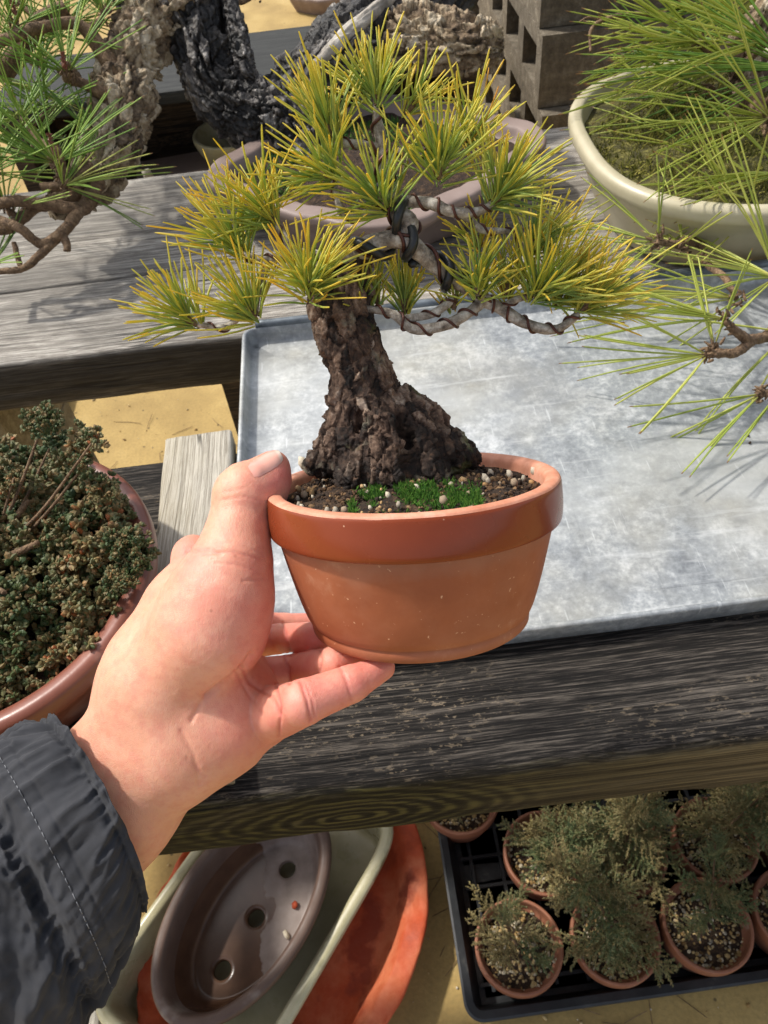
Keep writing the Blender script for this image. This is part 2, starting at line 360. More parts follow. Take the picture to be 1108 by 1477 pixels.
M['wood_grey'] = s.done(s.mix(s.math('MULTIPLY', face, .9), a[1], s.ramp(s.noise(12, detail=5), [(.3, rgb(14, 12, 8)), (.7, rgb(38, 32, 22))])), a[3], a[2])
a = m_wood('wood_black', rgb(14, 13, 12), rgb(34, 31, 28), rgb(96, 89, 81), speck=(rgb(150, 134, 112), .6), bump=.9, rough=.62, knot=(-.045, .805, .055), gscale=1.9); s = a[0]
X = s.sep(); face = s.math('MULTIPLY', s.math('SUBTRACT', s.math('MULTIPLY_ADD', s.noise(60, s.map((.35, 1, 1)), 5, .65), .014, -.3835), X[1]), 220., clamp=True); face = s.math('MULTIPLY', face, s.ramp(s.noise(16, s.map((.5, 1, 1)), 4), [(.30, .55), (.5, 1.)]))
fg = s.math('MULTIPLY_ADD', s.math('SUBTRACT', s.noise(1, s.map((6, 240, 240)), 5, .7), .5), .5, s.g); olive = s.ramp(fg, [(.38, rgb(10, 9, 7)), (.50, rgb(34, 32, 20)), (.64, rgb(84, 80, 46))])
olive = s.mix(s.ramp(X[0], [(.02, 0.), (.24, .9)]), olive, s.ramp(fg, [(.34, rgb(34, 29, 22)), (.48, rgb(84, 76, 60)), (.64, rgb(132, 120, 96))]))
M['wood_black'] = s.done(s.mix(face, a[1], olive), .85, a[2], Specular_IOR_Level=.25)
M['wood_pale'] = fin(m_wood('wood_pale', rgb(112, 105, 92), rgb(168, 161, 147), rgb(208, 202, 188), gscale=4., blotch=(rgb(150, 138, 108), .5), turn=True))
M['wood_dark'] = fin(m_wood('wood_dark', rgb(28, 22, 16), rgb(60, 48, 36), rgb(96, 80, 62)))
M['wood_slate'] = fin(m_wood('wood_slate', rgb(26, 27, 26), rgb(38, 39, 37), rgb(56, 57, 54), bump=.3))
s = NT('galvanised'); v = s.vor(34, out='Color'); v2 = s.noise(55, detail=5, rough=.7); bl = s.noise(5, detail=5, rough=.6); sc = s.noise(1, s.map((300, 22, 30), rot=(0, 0, .5)), 3)
f = s.math('ADD', s.math('MULTIPLY', s.noise(16, detail=6, rough=.75), .6), s.math('MULTIPLY', s.noise(190, detail=4, rough=.7), .4)); c = s.ramp(f, [(.36, rgb(116, 120, 124)), (.5, rgb(152, 156, 158)), (.62, rgb(198, 200, 200))])
c = s.mix(s.ramp(bl, [(.48, 0.), (.7, .6)]), c, rgb(182, 176, 156)); c = s.mix(s.ramp(s.noise(9, detail=4), [(.5, 0.), (.7, .6)]), c, rgb(108, 113, 120)); c = s.mix(s.ramp(s.noise(1, s.map((7, 70, 1), rot=(0, 0, -.35)), 5, .7), [(.56, 0.), (.66, .35)]), c, rgb(220, 221, 220)); c = s.mix(s.ramp(s.noise(1, s.map((60, 6, 1), rot=(0, 0, .5)), 5, .7), [(.60, 0.), (.70, .35)]), c, rgb(96, 100, 104)); c = s.mix(s.ramp(s.noise(3.2, s.map((1, 2.2, 1)), 5, .65), [(.5, 0.), (.68, .6)]), c, rgb(200, 202, 200))
c = s.mix(s.ramp(sc, [(.66, 0.), (.72, .35)]), c, rgb(225, 228, 228))
M['zinc'] = s.done(c, s.ramp(v2, [(.3, .62), (.7, .42)]), s.bump(s.math('ADD', v2, s.math('MULTIPLY', bl, 2.)), .18, .001), Metallic=.3)
s = NT('zinc_dark'); M['zinc_dark'] = s.done(s.ramp(s.noise(60, detail=5), [(.3, rgb(66, 72, 78)), (.7, rgb(120, 128, 134))]), .5, Metallic=.55)
s = NT('terracotta'); c = s.ramp(s.noise(22, detail=6, rough=.65), [(.3, rgb(142, 76, 45)), (.55, rgb(160, 90, 55)), (.75, rgb(178, 108, 72))])
Z = s.sep()[2]; c = s.mix(s.ramp(s.noise(420, detail=2), [(.70, 0.), (.74, .8)]), c, rgb(222, 176, 140)); c = s.mix(s.ramp(s.vor(90), [(.035, .85), (.055, 0.)]), c, rgb(82, 46, 30))
hz = s.math('MULTIPLY', s.ramp(s.noise(16, detail=6, rough=.7), [(.42, 0.), (.68, .6)]), 1.)
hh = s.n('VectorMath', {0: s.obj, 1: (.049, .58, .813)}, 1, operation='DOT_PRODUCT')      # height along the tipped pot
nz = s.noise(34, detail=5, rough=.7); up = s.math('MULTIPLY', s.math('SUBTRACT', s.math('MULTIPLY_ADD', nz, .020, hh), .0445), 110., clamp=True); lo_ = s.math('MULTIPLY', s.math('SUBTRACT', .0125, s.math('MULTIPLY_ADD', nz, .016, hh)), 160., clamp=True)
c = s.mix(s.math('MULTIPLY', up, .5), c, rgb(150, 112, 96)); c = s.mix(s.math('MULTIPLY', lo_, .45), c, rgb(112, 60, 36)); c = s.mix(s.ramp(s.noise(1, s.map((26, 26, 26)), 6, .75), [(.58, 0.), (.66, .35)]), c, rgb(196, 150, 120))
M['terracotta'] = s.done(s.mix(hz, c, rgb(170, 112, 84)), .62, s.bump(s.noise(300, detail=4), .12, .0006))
s = NT('terracotta_glaze'); c = s.ramp(s.noise(14, detail=5), [(.3, rgb(118, 49, 22)), (.7, rgb(142, 65, 33))]); c = s.mix(s.ramp(s.vor(110), [(.03, .8), (.05, 0.)]), c, rgb(214, 170, 140))
M['terra_glaze'] = s.done(c, s.ramp(s.noise(40, detail=4), [(.3, .2), (.7, .34)]), s.bump(s.noise(120, detail=4), .06, .0006), Coat_Weight=.2, Coat_Roughness=.08, Specular_IOR_Level=.3)
s = NT('terracotta_rim'); M['terra_rim'] = s.done(s.ramp(s.noise(60, detail=6, rough=.7), [(.3, rgb(186, 114, 84)), (.55, rgb(212, 146, 118)), (.75, rgb(228, 178, 154))]), .6, s.bump(s.noise(260, detail=4), .25, .0006))
def m_soil(name, a, b, c3, sc=1.):
    s = NT(name); n = s.noise(160*sc, detail=6, rough=.75); return s.done(s.ramp(n, [(.3, a), (.52, b), (.72, c3)]), .95, s.bump(s.math('ADD', n, s.noise(420*sc, detail=3)), 1., .003))
M['soil'] = m_soil('soil', rgb(24, 17, 12), rgb(58, 42, 29), rgb(112, 86, 58))
M['soil_moss'] = m_soil('soil_moss', rgb(34, 30, 16), rgb(80, 76, 34), rgb(140, 132, 66), .6)
def m_rnd(name, stops, rough=.8, extra=None):
    s = NT(name); c = s.ramp(s.attr('rnd'), stops); c = s.mix(.5, c, s.ramp(s.noise(700, detail=3), [(.3, .5), (.7, 1.2)]), 'MULTIPLY'); return s.done(c, rough, s.bump(s.noise(900, detail=3), .3, .0005))
M['pebble'] = m_rnd('pebble', [(0, rgb(110, 84, 58)), (.25, rgb(168, 128, 82)), (.45, rgb(196, 160, 110)), (.65, rgb(148, 132, 114)), (.85, rgb(206, 194, 172)), (1, rgb(90, 84, 78))])
M['gravel'] = m_rnd('gravel', [(0, rgb(104, 78, 46)), (.2, rgb(170, 138, 84)), (.5, rgb(210, 184, 130)), (.7, rgb(150, 132, 100)), (.88, rgb(230, 218, 192)), (1, rgb(84, 76, 66))])
M['crumb'] = m_rnd('crumb', [(0, rgb(26, 18, 12)), (.5, rgb(62, 44, 30)), (.8, rgb(100, 74, 48)), (1, rgb(140, 112, 80))], .95)
M['moss'] = m_rnd('moss', [(0, rgb(30, 66, 14)), (.5, rgb(56, 104, 22)), (.85, rgb(92, 136, 40)), (1, rgb(118, 138, 60))], .8)
M['moss_olive'] = m_rnd('moss_olive', [(0, rgb(74, 80, 22)), (.5, rgb(118, 118, 40)), (1, rgb(160, 150, 70))], .9)
def m_bark(name, stops, moss=None, pale=None, sc=1., rough=.85, bump=.9, plates=0., foot=None):
    s = NT(name); w = s.n('VectorMath', {0: s.obj, 1: s.n('VectorMath', {0: s.n('TexNoise', {'Vector': s.obj, 'Scale': 60*sc, 'Detail': 3}, 1), 'Scale': .012/sc}, operation='SCALE')}, operation='ADD')
    n1 = s.noise(75*sc, w, 6, .7); n2 = s.noise(1, s.map((260*sc, 260*sc, 80*sc), w), 5, .7); e = s.vor(55*sc, w, 'DISTANCE_TO_EDGE'); f = s.math('ADD', s.math('MULTIPLY', n1, .6), s.math('MULTIPLY', n2, .4))
    if plates: f = s.math('MULTIPLY_ADD', s.math('SUBTRACT', s.attr('rnd'), .5), plates, f)
    c = s.ramp(f, stops)
    if foot: c = s.mix(s.math('MULTIPLY', s.math('SUBTRACT', s.math('ADD', foot[1], s.math('MULTIPLY', s.math('SUBTRACT', s.noise(45, detail=4), .5), foot[1]*2.2)), s.sep()[2]), 90., clamp=True), c, s.ramp(s.noise(240, detail=5, rough=.7), [(.35, rgb(16, 11, 8)), (.55, foot[0]), (.75, rgb(104, 76, 54))]))
    if pale: c = s.mix(s.ramp(s.noise(pale[2], detail=4), [(pale[1], 0.), (pale[1]+.1, .85)]), c, pale[0])
    if moss: c = s.mix(s.ramp(s.noise(moss[2], detail=4), [(moss[1], 0.), (moss[1]+.1, .75)]), c, moss[0])
    h = s.math('ADD', f, s.math('MULTIPLY', s.ramp(e, [(0., 0.), (.12, 1.)]), .35)); return s.done(c, rough, s.bump(h, bump, .004/sc))
M['bark_held'] = m_bark('bark_held', [(.36, rgb(22, 16, 12)), (.47, rgb(66, 48, 37)), (.57, rgb(116, 92, 75)), (.70, rgb(178, 158, 140))], moss=(rgb(84, 92, 44), .62, 55), pale=(rgb(158, 150, 128), .60, 70), sc=1.6, plates=.22, foot=(rgb(40, 28, 20), .026))
M['bark_black'] = m_bark('bark_black', [(.36, rgb(12, 10, 9)), (.48, rgb(38, 34, 31)), (.58, rgb(84, 78, 73)), (.72, rgb(186, 180, 172))], moss=(rgb(112, 112, 28), .68, 14), sc=.7, rough=.5, plates=.2)
M['bark_tan'] = m_bark('bark_tan', [(.34, rgb(56, 44, 32)), (.46, rgb(124, 104, 80)), (.57, rgb(176, 158, 130)), (.70, rgb(216, 204, 182))], moss=(rgb(112, 112, 40), .66, 14), sc=.7, plates=.2)
M['twig'] = m_bark('twig', [(.33, rgb(58, 44, 32)), (.5, rgb(112, 88, 64)), (.68, rgb(158, 132, 102))], sc=2.5)
s = NT('branch_grey'); c = s.ramp(s.noise(260, detail=5, rough=.7), [(.34, rgb(92, 82, 72)), (.5, rgb(150, 140, 128)), (.68, rgb(202, 196, 186))]); M['branch_grey'] = s.done(c, .8, s.bump(s.noise(1, s.map((300, 300, 300)), 4), .6, .0012))
s = NT('deadwood'); g = s.noise(1, s.map((30, 30, 12), rot=(.3, .4, 0)), 6, .7); M['deadwood'] = s.done(s.ramp(g, [(.35, rgb(92, 84, 76)), (.55, rgb(168, 160, 148)), (.7, rgb(214, 208, 198))]), .75, s.bump(g, .8, .004))
s = NT('copper_wire'); M['copper_wire'] = s.done(s.ramp(s.noise(200), [(.3, rgb(62, 36, 30)), (.7, rgb(104, 62, 50))]), .42, Metallic=.35)
s = NT('black_wire'); M['black_wire'] = s.done(rgb(44, 46, 48), .35, Metallic=.3)
def m_leaf(name, col_sock_fn, trans=.3, rough=.45):
    s = NT(name); c = col_sock_fn(s); s.done(c, rough)
    tr = s.n('BsdfTranslucent', {'Color': c}); mx = s.n('MixShader', {0: trans, 1: s.b.outputs[0], 2: tr}); s.t.links.new(mx, s.out.inputs[0]); return s.m
def held_col(s):
    t, r = s.attr('t'), s.attr('rnd')
    base = s.ramp(r, [(0, rgb(138, 170, 100)), (.3, rgb(176, 198, 106)), (.6, rgb(206, 212, 104)), (.85, rgb(226, 218, 100)), (.99, rgb(228, 202, 88)), (.995, rgb(204, 128, 78)), (1., rgb(190, 96, 60))])
    tip = s.ramp(r, [(0, rgb(220, 214, 100)), (.5, rgb(240, 220, 94)), (.94, rgb(242, 206, 80)), (1., rgb(226, 150, 70))]); return s.mix(s.ramp(t, [(.4, 0.), (.97, .9)]), base, tip)
M['needle_gold'] = m_leaf('needle_gold', held_col, .5)
def lus_col(st): 
    def f(s):
        t, r = s.attr('t'), s.attr('rnd'); b = s.ramp(r, st); b = s.mix(s.ramp(t, [(.965, 0.), (.985, .9)]), b, rgb(150, 98, 66)); return s.mix(s.ramp(t, [(0., .5), (.1, 0.)]), b, rgb(176, 150, 96))
    return f
M['needle_lime'] = m_leaf('needle_lime', lus_col([(0, rgb(140, 160, 66)), (.35, rgb(178, 192, 82)), (.7, rgb(206, 212, 104)), (.93, rgb(220, 216, 116)), (1, rgb(208, 176, 98))]), .25)
M['needle_green'] = m_leaf('needle_green', lus_col([(0, rgb(86, 126, 52)), (.4, rgb(128, 164, 66)), (.8, rgb(168, 192, 88)), (1, rgb(196, 192, 106))]), .25)
def hin_col(s):
    r = s.attr('rnd'); o = s.n('ObjectInfo').node.outputs['Random']; k = s.math('ADD', s.math('MULTIPLY', r, .5), s.math('MULTIPLY', o, .5))
    return s.ramp(k, [(.08, rgb(40, 62, 28)), (.28, rgb(68, 88, 46)), (.45, rgb(98, 98, 60)), (.6, rgb(132, 106, 68)), (.72, rgb(84, 98, 62)), (.86, rgb(156, 134, 88)), (.93, rgb(160, 92, 48))])
M['leaf_hinoki'] = m_leaf('leaf_hinoki', hin_col, .12, .6)
def jun_col(s):
    r = s.attr('rnd'); o = s.n('ObjectInfo').node.outputs['Random']; k = s.math('ADD', s.math('MULTIPLY', r, .5), s.math('MULTIPLY', o, .5))
    return s.ramp(k, [(.1, rgb(72, 96, 64)), (.3, rgb(106, 120, 78)), (.5, rgb(136, 130, 86)), (.7, rgb(152, 132, 90)), (.95, rgb(192, 182, 124))])
M['leaf_juniper'] = m_leaf('leaf_juniper', jun_col, .15, .6)
def m_glaze(name, st, sc=10, rough=.35, bump=.12, spots=None, coat=.0):
    s = NT(name); c = s.ramp(s.noise(sc, detail=6, rough=.65), st)
    if spots: c = s.mix(s.ramp(s.noise(spots[1], detail=4), [(spots[2], 0.), (spots[2]+.08, .8)]), c, spots[0])
    return s.done(c, s.ramp(s.noise(30, detail=4), [(.3, rough*.8), (.7, rough*1.25)]), s.bump(s.noise(140, detail=4), bump, .001), Coat_Weight=coat)
M['glaze_brown'] = m_glaze('glaze_brown', [(.3, rgb(104, 58, 44)), (.7, rgb(146, 92, 76))], rough=.32, spots=(rgb(168, 130, 116), 18, .6))
M['glaze_mauve'] = m_glaze('glaze_mauve', [(.3, rgb(112, 94, 86)), (.7, rgb(146, 128, 120))], rough=.55)
M['glaze_cream'] = m_glaze('glaze_cream', [(.3, rgb(162, 153, 124)), (.7, rgb(194, 185, 158))], rough=.4)
M['glaze_olive'] = m_glaze('glaze_olive', [(.3, rgb(160, 152, 116)), (.7, rgb(200, 192, 158))], rough=.3, spots=(rgb(112, 102, 66), 9, .62))
M['clay_brown'] = m_glaze('clay_brown', [(.3, rgb(78, 58, 48)), (.7, rgb(106, 84, 72))], rough=.55, spots=(rgb(140, 126, 116), 14, .62))
s = NT('clay_inside'); wet = s.math('MULTIPLY', s.math('ADD', s.math('SUBTRACT', s.sep()[0], .018), s.math('MULTIPLY', s.math('SUBTRACT', s.noise(14, detail=4), .5), .09)), 300., clamp=True); c = s.ramp(s.noise(26, detail=6), [(.3, rgb(84, 60, 46)), (.7, rgb(106, 78, 60))]); c2 = s.ramp(s.noise(30, detail=6), [(.35, rgb(116, 100, 92)), (.7, rgb(152, 138, 130))])
M['clay_inside'] = s.done(s.mix(wet, c, c2), s.math('MULTIPLY_ADD', wet, .3, .22), s.bump(s.noise(60, detail=4), .1, .001))
M['clay_red'] = m_glaze('clay_red', [(.32, rgb(132, 50, 26)), (.5, rgb(184, 78, 40)), (.70, rgb(204, 118, 80))], rough=.75, spots=(rgb(134, 54, 34), 13, .58), bump=.9)
M['clay_small'] = m_glaze('clay_small', [(.3, rgb(126, 76, 54)), (.7, rgb(166, 112, 84))], rough=.6, spots=(rgb(178, 150, 130), 30, .62))
s = NT('black_plastic'); M['black_plastic'] = s.done(s.ramp(s.noise(40, detail=5), [(.3, rgb(30, 31, 33)), (.62, rgb(46, 48, 50)), (.8, rgb(96, 94, 86))]), .42, s.bump(s.noise(200), .1, .0005))
s = NT('ground'); c = s.ramp(s.noise(3.5, detail=7, rough=.6), [(.32, rgb(146, 120, 70)), (.52, rgb(176, 148, 90)), (.7, rgb(196, 170, 112))]); c = s.mix(s.ramp(s.noise(160, detail=4), [(.4, 0.), (.75, .4)]), c, rgb(120, 104, 66)); c = s.mix(s.ramp(s.vor(26), [(.05, .8), (.09, 0.)]), c, rgb(74, 62, 40))
M['ground'] = s.done(c, .85, s.bump(s.math('ADD', s.noise(150, detail=5), s.noise(14, detail=4)), .35, .003))
def m_conc(name, st): s = NT(name); n = s.noise(60, detail=7, rough=.75); c = s.ramp(n, st); c = s.mix(s.ramp(s.noise(7, detail=5), [(.45, 0.), (.7, .5)]), c, st[0][1]); return s.done(c, .95, s.bump(s.math('ADD', n, s.noise(300, detail=3)), .8, .003))
M['concrete'] = m_conc('concrete', [(.3, rgb(74, 66, 54)), (.52, rgb(112, 102, 86)), (.72, rgb(150, 140, 122))])
M['concrete_pale'] = m_conc('concrete_pale', [(.3, rgb(118, 112, 98)), (.52, rgb(160, 154, 138)), (.72, rgb(196, 190, 174))])
s = NT('skin'); pk = s.attr('pink'); base = s.mix(pk, rgb(221, 163, 131), rgb(224, 129, 117)); mo = s.noise(70, detail=4); base = s.mix(s.ramp(mo, [(.35, 0.), (.7, .42)]), base, rgb(236, 186, 160)); base = s.mix(s.ramp(s.noise(190, detail=4, rough=.65), [(.45, 0.), (.75, .45)]), base, rgb(206, 112, 100)); base = s.mix(s.ramp(s.noise(26, detail=3), [(.5, 0.), (.7, .3)]), base, rgb(214, 150, 120)); base = s.mix(s.ramp(s.vor(70), [(.03, .5), (.06, 0.)]), base, rgb(176, 104, 80))
fine = s.noise(1, s.map((900, 900, 900)), 3, .6); ln = s.n('TexWave', {'Vector': s.map((1, 1, 1), rot=(.3, .2, .5)), 'Scale': 230., 'Distortion': 9., 'Detail': 3., 'Detail Scale': 2.})
por = s.vor(1500, feature='DISTANCE_TO_EDGE'); ln2 = s.noise(1, s.map((1400, 260, 700), rot=(.2, .5, .9)), 4, .65)
nb = s.bump(s.math('ADD', s.math('ADD', s.math('MULTIPLY', fine, .4), s.math('MULTIPLY', ln, .15)), s.math('ADD', s.math('MULTIPLY', s.ramp(por, [(0., 0.), (.25, 1.)]), .35), s.math('MULTIPLY', ln2, .5))), .3, .0006)
base = s.mix(s.attr('crease'), base, rgb(176, 84, 74)); M['skin'] = s.done(base, .46, nb, Subsurface_Weight=.35, Subsurface_Scale=.006); s.b.inputs['Subsurface Radius'].default_value = (1., .35, .2)
s = NT('nail'); M['nail'] = s.done(s.ramp(s.attr('t'), [(.0, rgb(230, 164, 148)), (.88, rgb(234, 178, 162)), (.95, rgb(238, 214, 198))]), .28, Coat_Weight=.3)
s = NT('nylon'); wv = s.math('ADD', s.n('TexWave', {'Vector': s.obj, 'Scale': 900.}), s.n('TexWave', {'Vector': s.obj, 'Scale': 900.}, bands_direction='Y')); M['nylon'] = s.done(s.ramp(s.noise(60, detail=5), [(.3, rgb(46, 47, 51)), (.7, rgb(60, 61, 65))]), .92, s.bump(s.math('MULTIPLY_ADD', s.noise(90, s.map((1, 1, 1)), 5, .6), 3., s.math('MULTIPLY', wv, .5)), .15, .0006), Sheen_Weight=.05, Specular_IOR_Level=.3)
s = NT('thread'); M['thread'] = s.done(rgb(112, 114, 118), .7)

# ------------------------------------------------------------------ setting
g = 30.0
o = obj('ground', [(-g, -g, 0), (g, -g, 0), (g, g, 0), (-g, g, 0)], np.array([[0, 1, 2, 3]]), M['ground']); tag(o, kind='structure')
ZB = .85
n = 1500; gp = np.column_stack([rng.uniform(-.8, .75, n), np.where(rng.random(n) < .6, rng.uniform(.05, .6, n), rng.uniform(1.2, 2.4, n)), np.full(n, .001)]); v, f, a = stones(n, gp, .0012+.004*rng.random(n)**4)
tag(obj('ground_grit', v, f, M['gravel'], None, False, a), 'loose grit and small stones scattered over the tan ground', 'grit', kind='stuff')
n = 260; gp = np.column_stack([rng.uniform(-.7, .7, n), np.where(rng.random(n) < .6, rng.uniform(.08, .55, n), rng.uniform(1.2, 2.2, n)), np.full(n, .003)]); aa = rng.random(n)*6.283
v, f, a = needles(gp, np.column_stack([np.cos(aa), np.sin(aa), .02*rng.normal(size=n)]), .02+.05*rng.random(n), np.full(n, .0007), .1*rng.normal(size=(n, 3))*np.array([1, 1, 0]), 3, 3); tag(obj('fallen_needles', v, f, M['twig'], None, False, a), 'dry brown fallen pine needles littering the tan ground', 'needles', kind='stuff')
def rrect(a, b, r, n=10):
    p = []
    for cx, cy, a0 in ((a-r, b-r, 0), (-a+r, b-r, 1), (-a+r, -b+r, 2), (a-r, -b+r, 3)):
        p += [(cx+r*math.cos(t), cy+r*math.sin(t)) for t in np.linspace(a0*math.pi/2, (a0+1)*math.pi/2, n)]
        nx_ = {0: (-a+r, b), 1: (-a, -b+r), 2: (a-r, -b), 3: (a, b-r)}[a0]; l = p[-1]
        p += [(l[0]+(nx_[0]-l[0])*k/14, l[1]+(nx_[1]-l[1])*k/14) for k in range(1, 14)]
    p = np.array(p); d = np.roll(p, -1, 0)-np.roll(p, 1, 0); return p, nrm(np.stack([d[:, 1], -d[:, 0]], 1))
def cells(ys, zs, solid, x0, x1):
    """a grid of cells (y by z), the solid ones filled, run from x0 to x1"""
    V = []; F = []
    def q(a, b, c, d): n = len(V); V.extend([a, b, c, d]); F.append([n, n+1, n+2, n+3])
    ny, nz = len(ys)-1, len(zs)-1
    S = lambda i, j: 0 <= i < ny and 0 <= j < nz and solid(i, j)
    for i in range(ny):
        for j in range(nz):
            if not S(i, j): continue
            a, b, c, d = ys[i], ys[i+1], zs[j], zs[j+1]
            q((x0, a, c), (x0, a, d), (x0, b, d), (x0, b, c)); q((x1, a, c), (x1, b, c), (x1, b, d), (x1, a, d))
            if not S(i-1, j): q((x0, a, c), (x1, a, c), (x1, a, d), (x0, a, d))
            if not S(i+1, j): q((x0, b, c), (x0, b, d), (x1, b, d), (x1, b, c))
            if not S(i, j-1): q((x0, a, c), (x0, b, c), (x1, b, c), (x1, a, c))
            if not S(i, j+1): q((x0, a, d), (x1, a, d), (x1, b, d), (x0, b, d))
    return np.array(V, float), np.array(F)

bench = empty('display_bench', (0, .55, 0), 'long weathered timber display bench of grey and blackened planks carrying the bonsai pots', 'bench')
o = obj('plank', *plank(-.85, .95, .168, .465, .77, ZB, rad=.008, nx=260, grain=.0010, wear=.006, seed=1), M['wood_black'], bench); tag(o, label='blackened front plank with a knot and lichen specks')
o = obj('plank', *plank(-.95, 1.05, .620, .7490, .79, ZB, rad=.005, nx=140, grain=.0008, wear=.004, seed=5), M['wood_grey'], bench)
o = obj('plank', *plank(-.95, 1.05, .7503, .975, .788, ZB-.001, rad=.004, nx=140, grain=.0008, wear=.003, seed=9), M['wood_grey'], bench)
for x in (-.74, .80):
    for y in (.41, .93): obj('leg', *box(x-.035, x+.035, y-.035, y+.035, 0, .786 if y > .6 else .769), M['wood_dark'], bench, False)
    obj('crossbeam', *box(x+.036, x+.076, .18, .96, .70, .768), M['wood_dark'], bench, False)
pil = empty('concrete_pillar', (-.58, .79, 0), 'pale concrete pillar under the rear plank beside the dwarf conifer', 'pillar')
for k in range(4): obj('concrete_block', *box(-.72, -.437, .70+.006*(k % 2), .885, .1965*k, .1965*(k+1)-.001, .004), M['concrete_pale'], pil, False)

o = obj('concrete_slab', *box(-1.3, -.795, 1.15, 1.9, .001, .05, .006), M['concrete_pale'], None, False, loc=(-1.05, 1.5, 0)); tag(o, 'pale concrete slab lying on the ground beyond the bench gap', 'slab')
off = plank(-.143, .143, -.0275, .0275, 0, .021, rad=.003, nx=60, step=.0016, grain=.0005, wear=.002, seed=21)
ov = off[0].copy(); ov = np.stack([-ov[:, 1], ov[:, 0], ov[:, 2]], 1)
o = obj('timber_offcut', place(ov, (-.139, .322, ZB+.0012), .03), off[1], M['wood_pale'], loc=(-.139, .322, ZB)); tag(o, 'short pale sawn timber lying across the plank beside the metal tray', 'timber')

# galvanised tray
tr = empty('metal_tray', (.24, .43, ZB+.001), 'shallow dull galvanised metal tray lying on the bench planks', 'tray')
tol = rrect(.351, .1775, .013)
tv, tf = potmesh(tol, [(.004, .000), (.001, .002), (.0005, .010), (0, .0165), (.0008, .0182), (.0028, .0185), (.0042, .0172), (.0046, .011), (.006, .0045), (.009, .0032), (.03, .0030)])
tv[:, 2] += np.where(tv[:, 2] < .006, .0, 1)*.0014*fbm(tv*np.array([9, 9, 0])+3, 3, 2)+np.where(np.abs(tv[:, 1]) < .15, .0004*fbm(tv*20, 2, 3), 0)
tv[:, 1] -= .0022*fbm(tv*np.array([11, 0, 0])+9, 2, 8)*(tv[:, 1] < -.165)
fx_, fy_ = np.meshgrid(np.linspace(-.324, .324, 70), np.linspace(-.150, .150, 40), indexing='ij'); fv = np.stack([fx_.ravel(), fy_.ravel(), .0031+.0009*fbm(np.column_stack([fx_.ravel()*7, fy_.ravel()*7, 0*fx_.ravel()]), 2, 5)*np.clip((.150-np.abs(fy_.ravel()))/.04, 0, 1)*np.clip((.324-np.abs(fx_.ravel()))/.04, 0, 1)], 1)
tf = tf[:-len(tol[0])]; tv, tf, _ = join([(tv, tf), (fv, gridfaces(70, 40, False))])
for px, py, lab in ((1063, 640, 'lone dark soil crumb on the metal tray a little apart from the crumb pair'), (1080, 628, 'dark soil crumb of the close pair on the metal tray, nearest the pine'), (1082, 638, 'dark soil crumb of the close pair on the metal tray, furthest from the pine')):
    q = G(px, py, ZB+.006); v_, f_, a_ = stones(1, np.array([[q[0], q[1], ZB+.0056]]), [.0014]); tag(obj('soil_crumb', v_, f_, M['crumb'], attrs=a_, loc=q), lab, 'soil crumb', 'soil crumbs on the metal tray')
obj('tray_pan', place(tv, (.24, .4275, ZB+.0012)), tf, M['zinc'], tr)
bx = np.linspace(-.098, .575, 40); bar = np.stack([bx, .606+.001*np.sin(bx*31), ZB+.0205+0*bx], 1)
obj('rolled_rim', *tube(bar, np.full(40, .0042), 80, 10), M['zinc_dark'], tr)

# concrete blocks stacked behind the bench, hollow cores facing sideways
ys = [0, .03, .115, .15, .24, .275, .36, .39]; zs = [0, .022, .075, .097]
bv, bf = cells(ys, zs, lambda i, j: not (j == 1 and i in (1, 3, 5)), 0, .19); bme = mk_mesh('concrete_block', bv, bf, M['concrete'], False)
yf = [1.12, 1.15, 1.175, 1.20, 1.12]; ZS = .59
pl = empty('concrete_plinth', (.5, 1.53, 0), 'low grey concrete plinth carrying the stack of hollow concrete blocks', 'plinth')
obj('plinth_body', *box(.29, .71, 1.10, 1.97, 0, ZS-.002, .004), M['concrete'], pl, False)
cname = ['lowest', 'second lowest', 'middle', 'second highest', 'topmost']
for k in range(5):
    for i in range(2):
        for j in range(2):
            if k == 4 and i == 1: continue
            Mx = Matrix.Translation((.303+.196*i+(.02 if k == 4 else 0)+random.Random(k*7+i).uniform(-.004, .004), yf[k]+.395*j, ZS+.0985*k)) @ Matrix.Rotation(.16 if k == 4 else random.Random(k*3+j+i*5).uniform(-.012, .012), 4, 'Z')
            tag(inst('concrete_block', bme, Mx), 'hollow concrete block, %s course, %s side, %s the bench' % (cname[k], 'cream pot' if i else 'open core', 'far from' if j else 'nearest'), 'concrete block', 'concrete blocks stacked behind the bench')

# dark shelf behind the bench with spare pots
sh = empty('storage_shelf', (-.3, 1.45, 0), 'low dark timber storage shelf standing behind the bench under the old trunk', 'shelf')
for a in ((-.50, .22, 1.205, 1.405, .842, .86, 'wood_slate', 'top_board'), (-.50, .22, 1.10, 1.405, .668, .690, 'wood_dark', 'shelf_board'), (-.50, .22, 1.406, 1.43, .60, .8415, 'wood_dark', 'back_panel'), (-.50, .22, 1.38, 1.4055, .75, .79, 'wood_dark', 'rail'),
          (-.27, -.23, 1.12, 1.16, 0, .6675, 'wood_dark', 'leg'), (.17, .21, 1.12, 1.16, 0, .6675, 'wood_dark', 'leg'), (-.27, -.23, 1.36, 1.40, 0, .6675, 'wood_dark', 'leg'), (.17, .21, 1.36, 1.40, 0, .6675, 'wood_dark', 'leg'), (-.499, -.47, 1.22, 1.40, .6905, .8415, 'wood_dark', 'side_panel'), (.19, .219, 1.22, 1.40, .6905, .8415, 'wood_dark', 'side_panel')):
    obj(a[7], *box(*a[:6]), M[a[6]], sh, False)
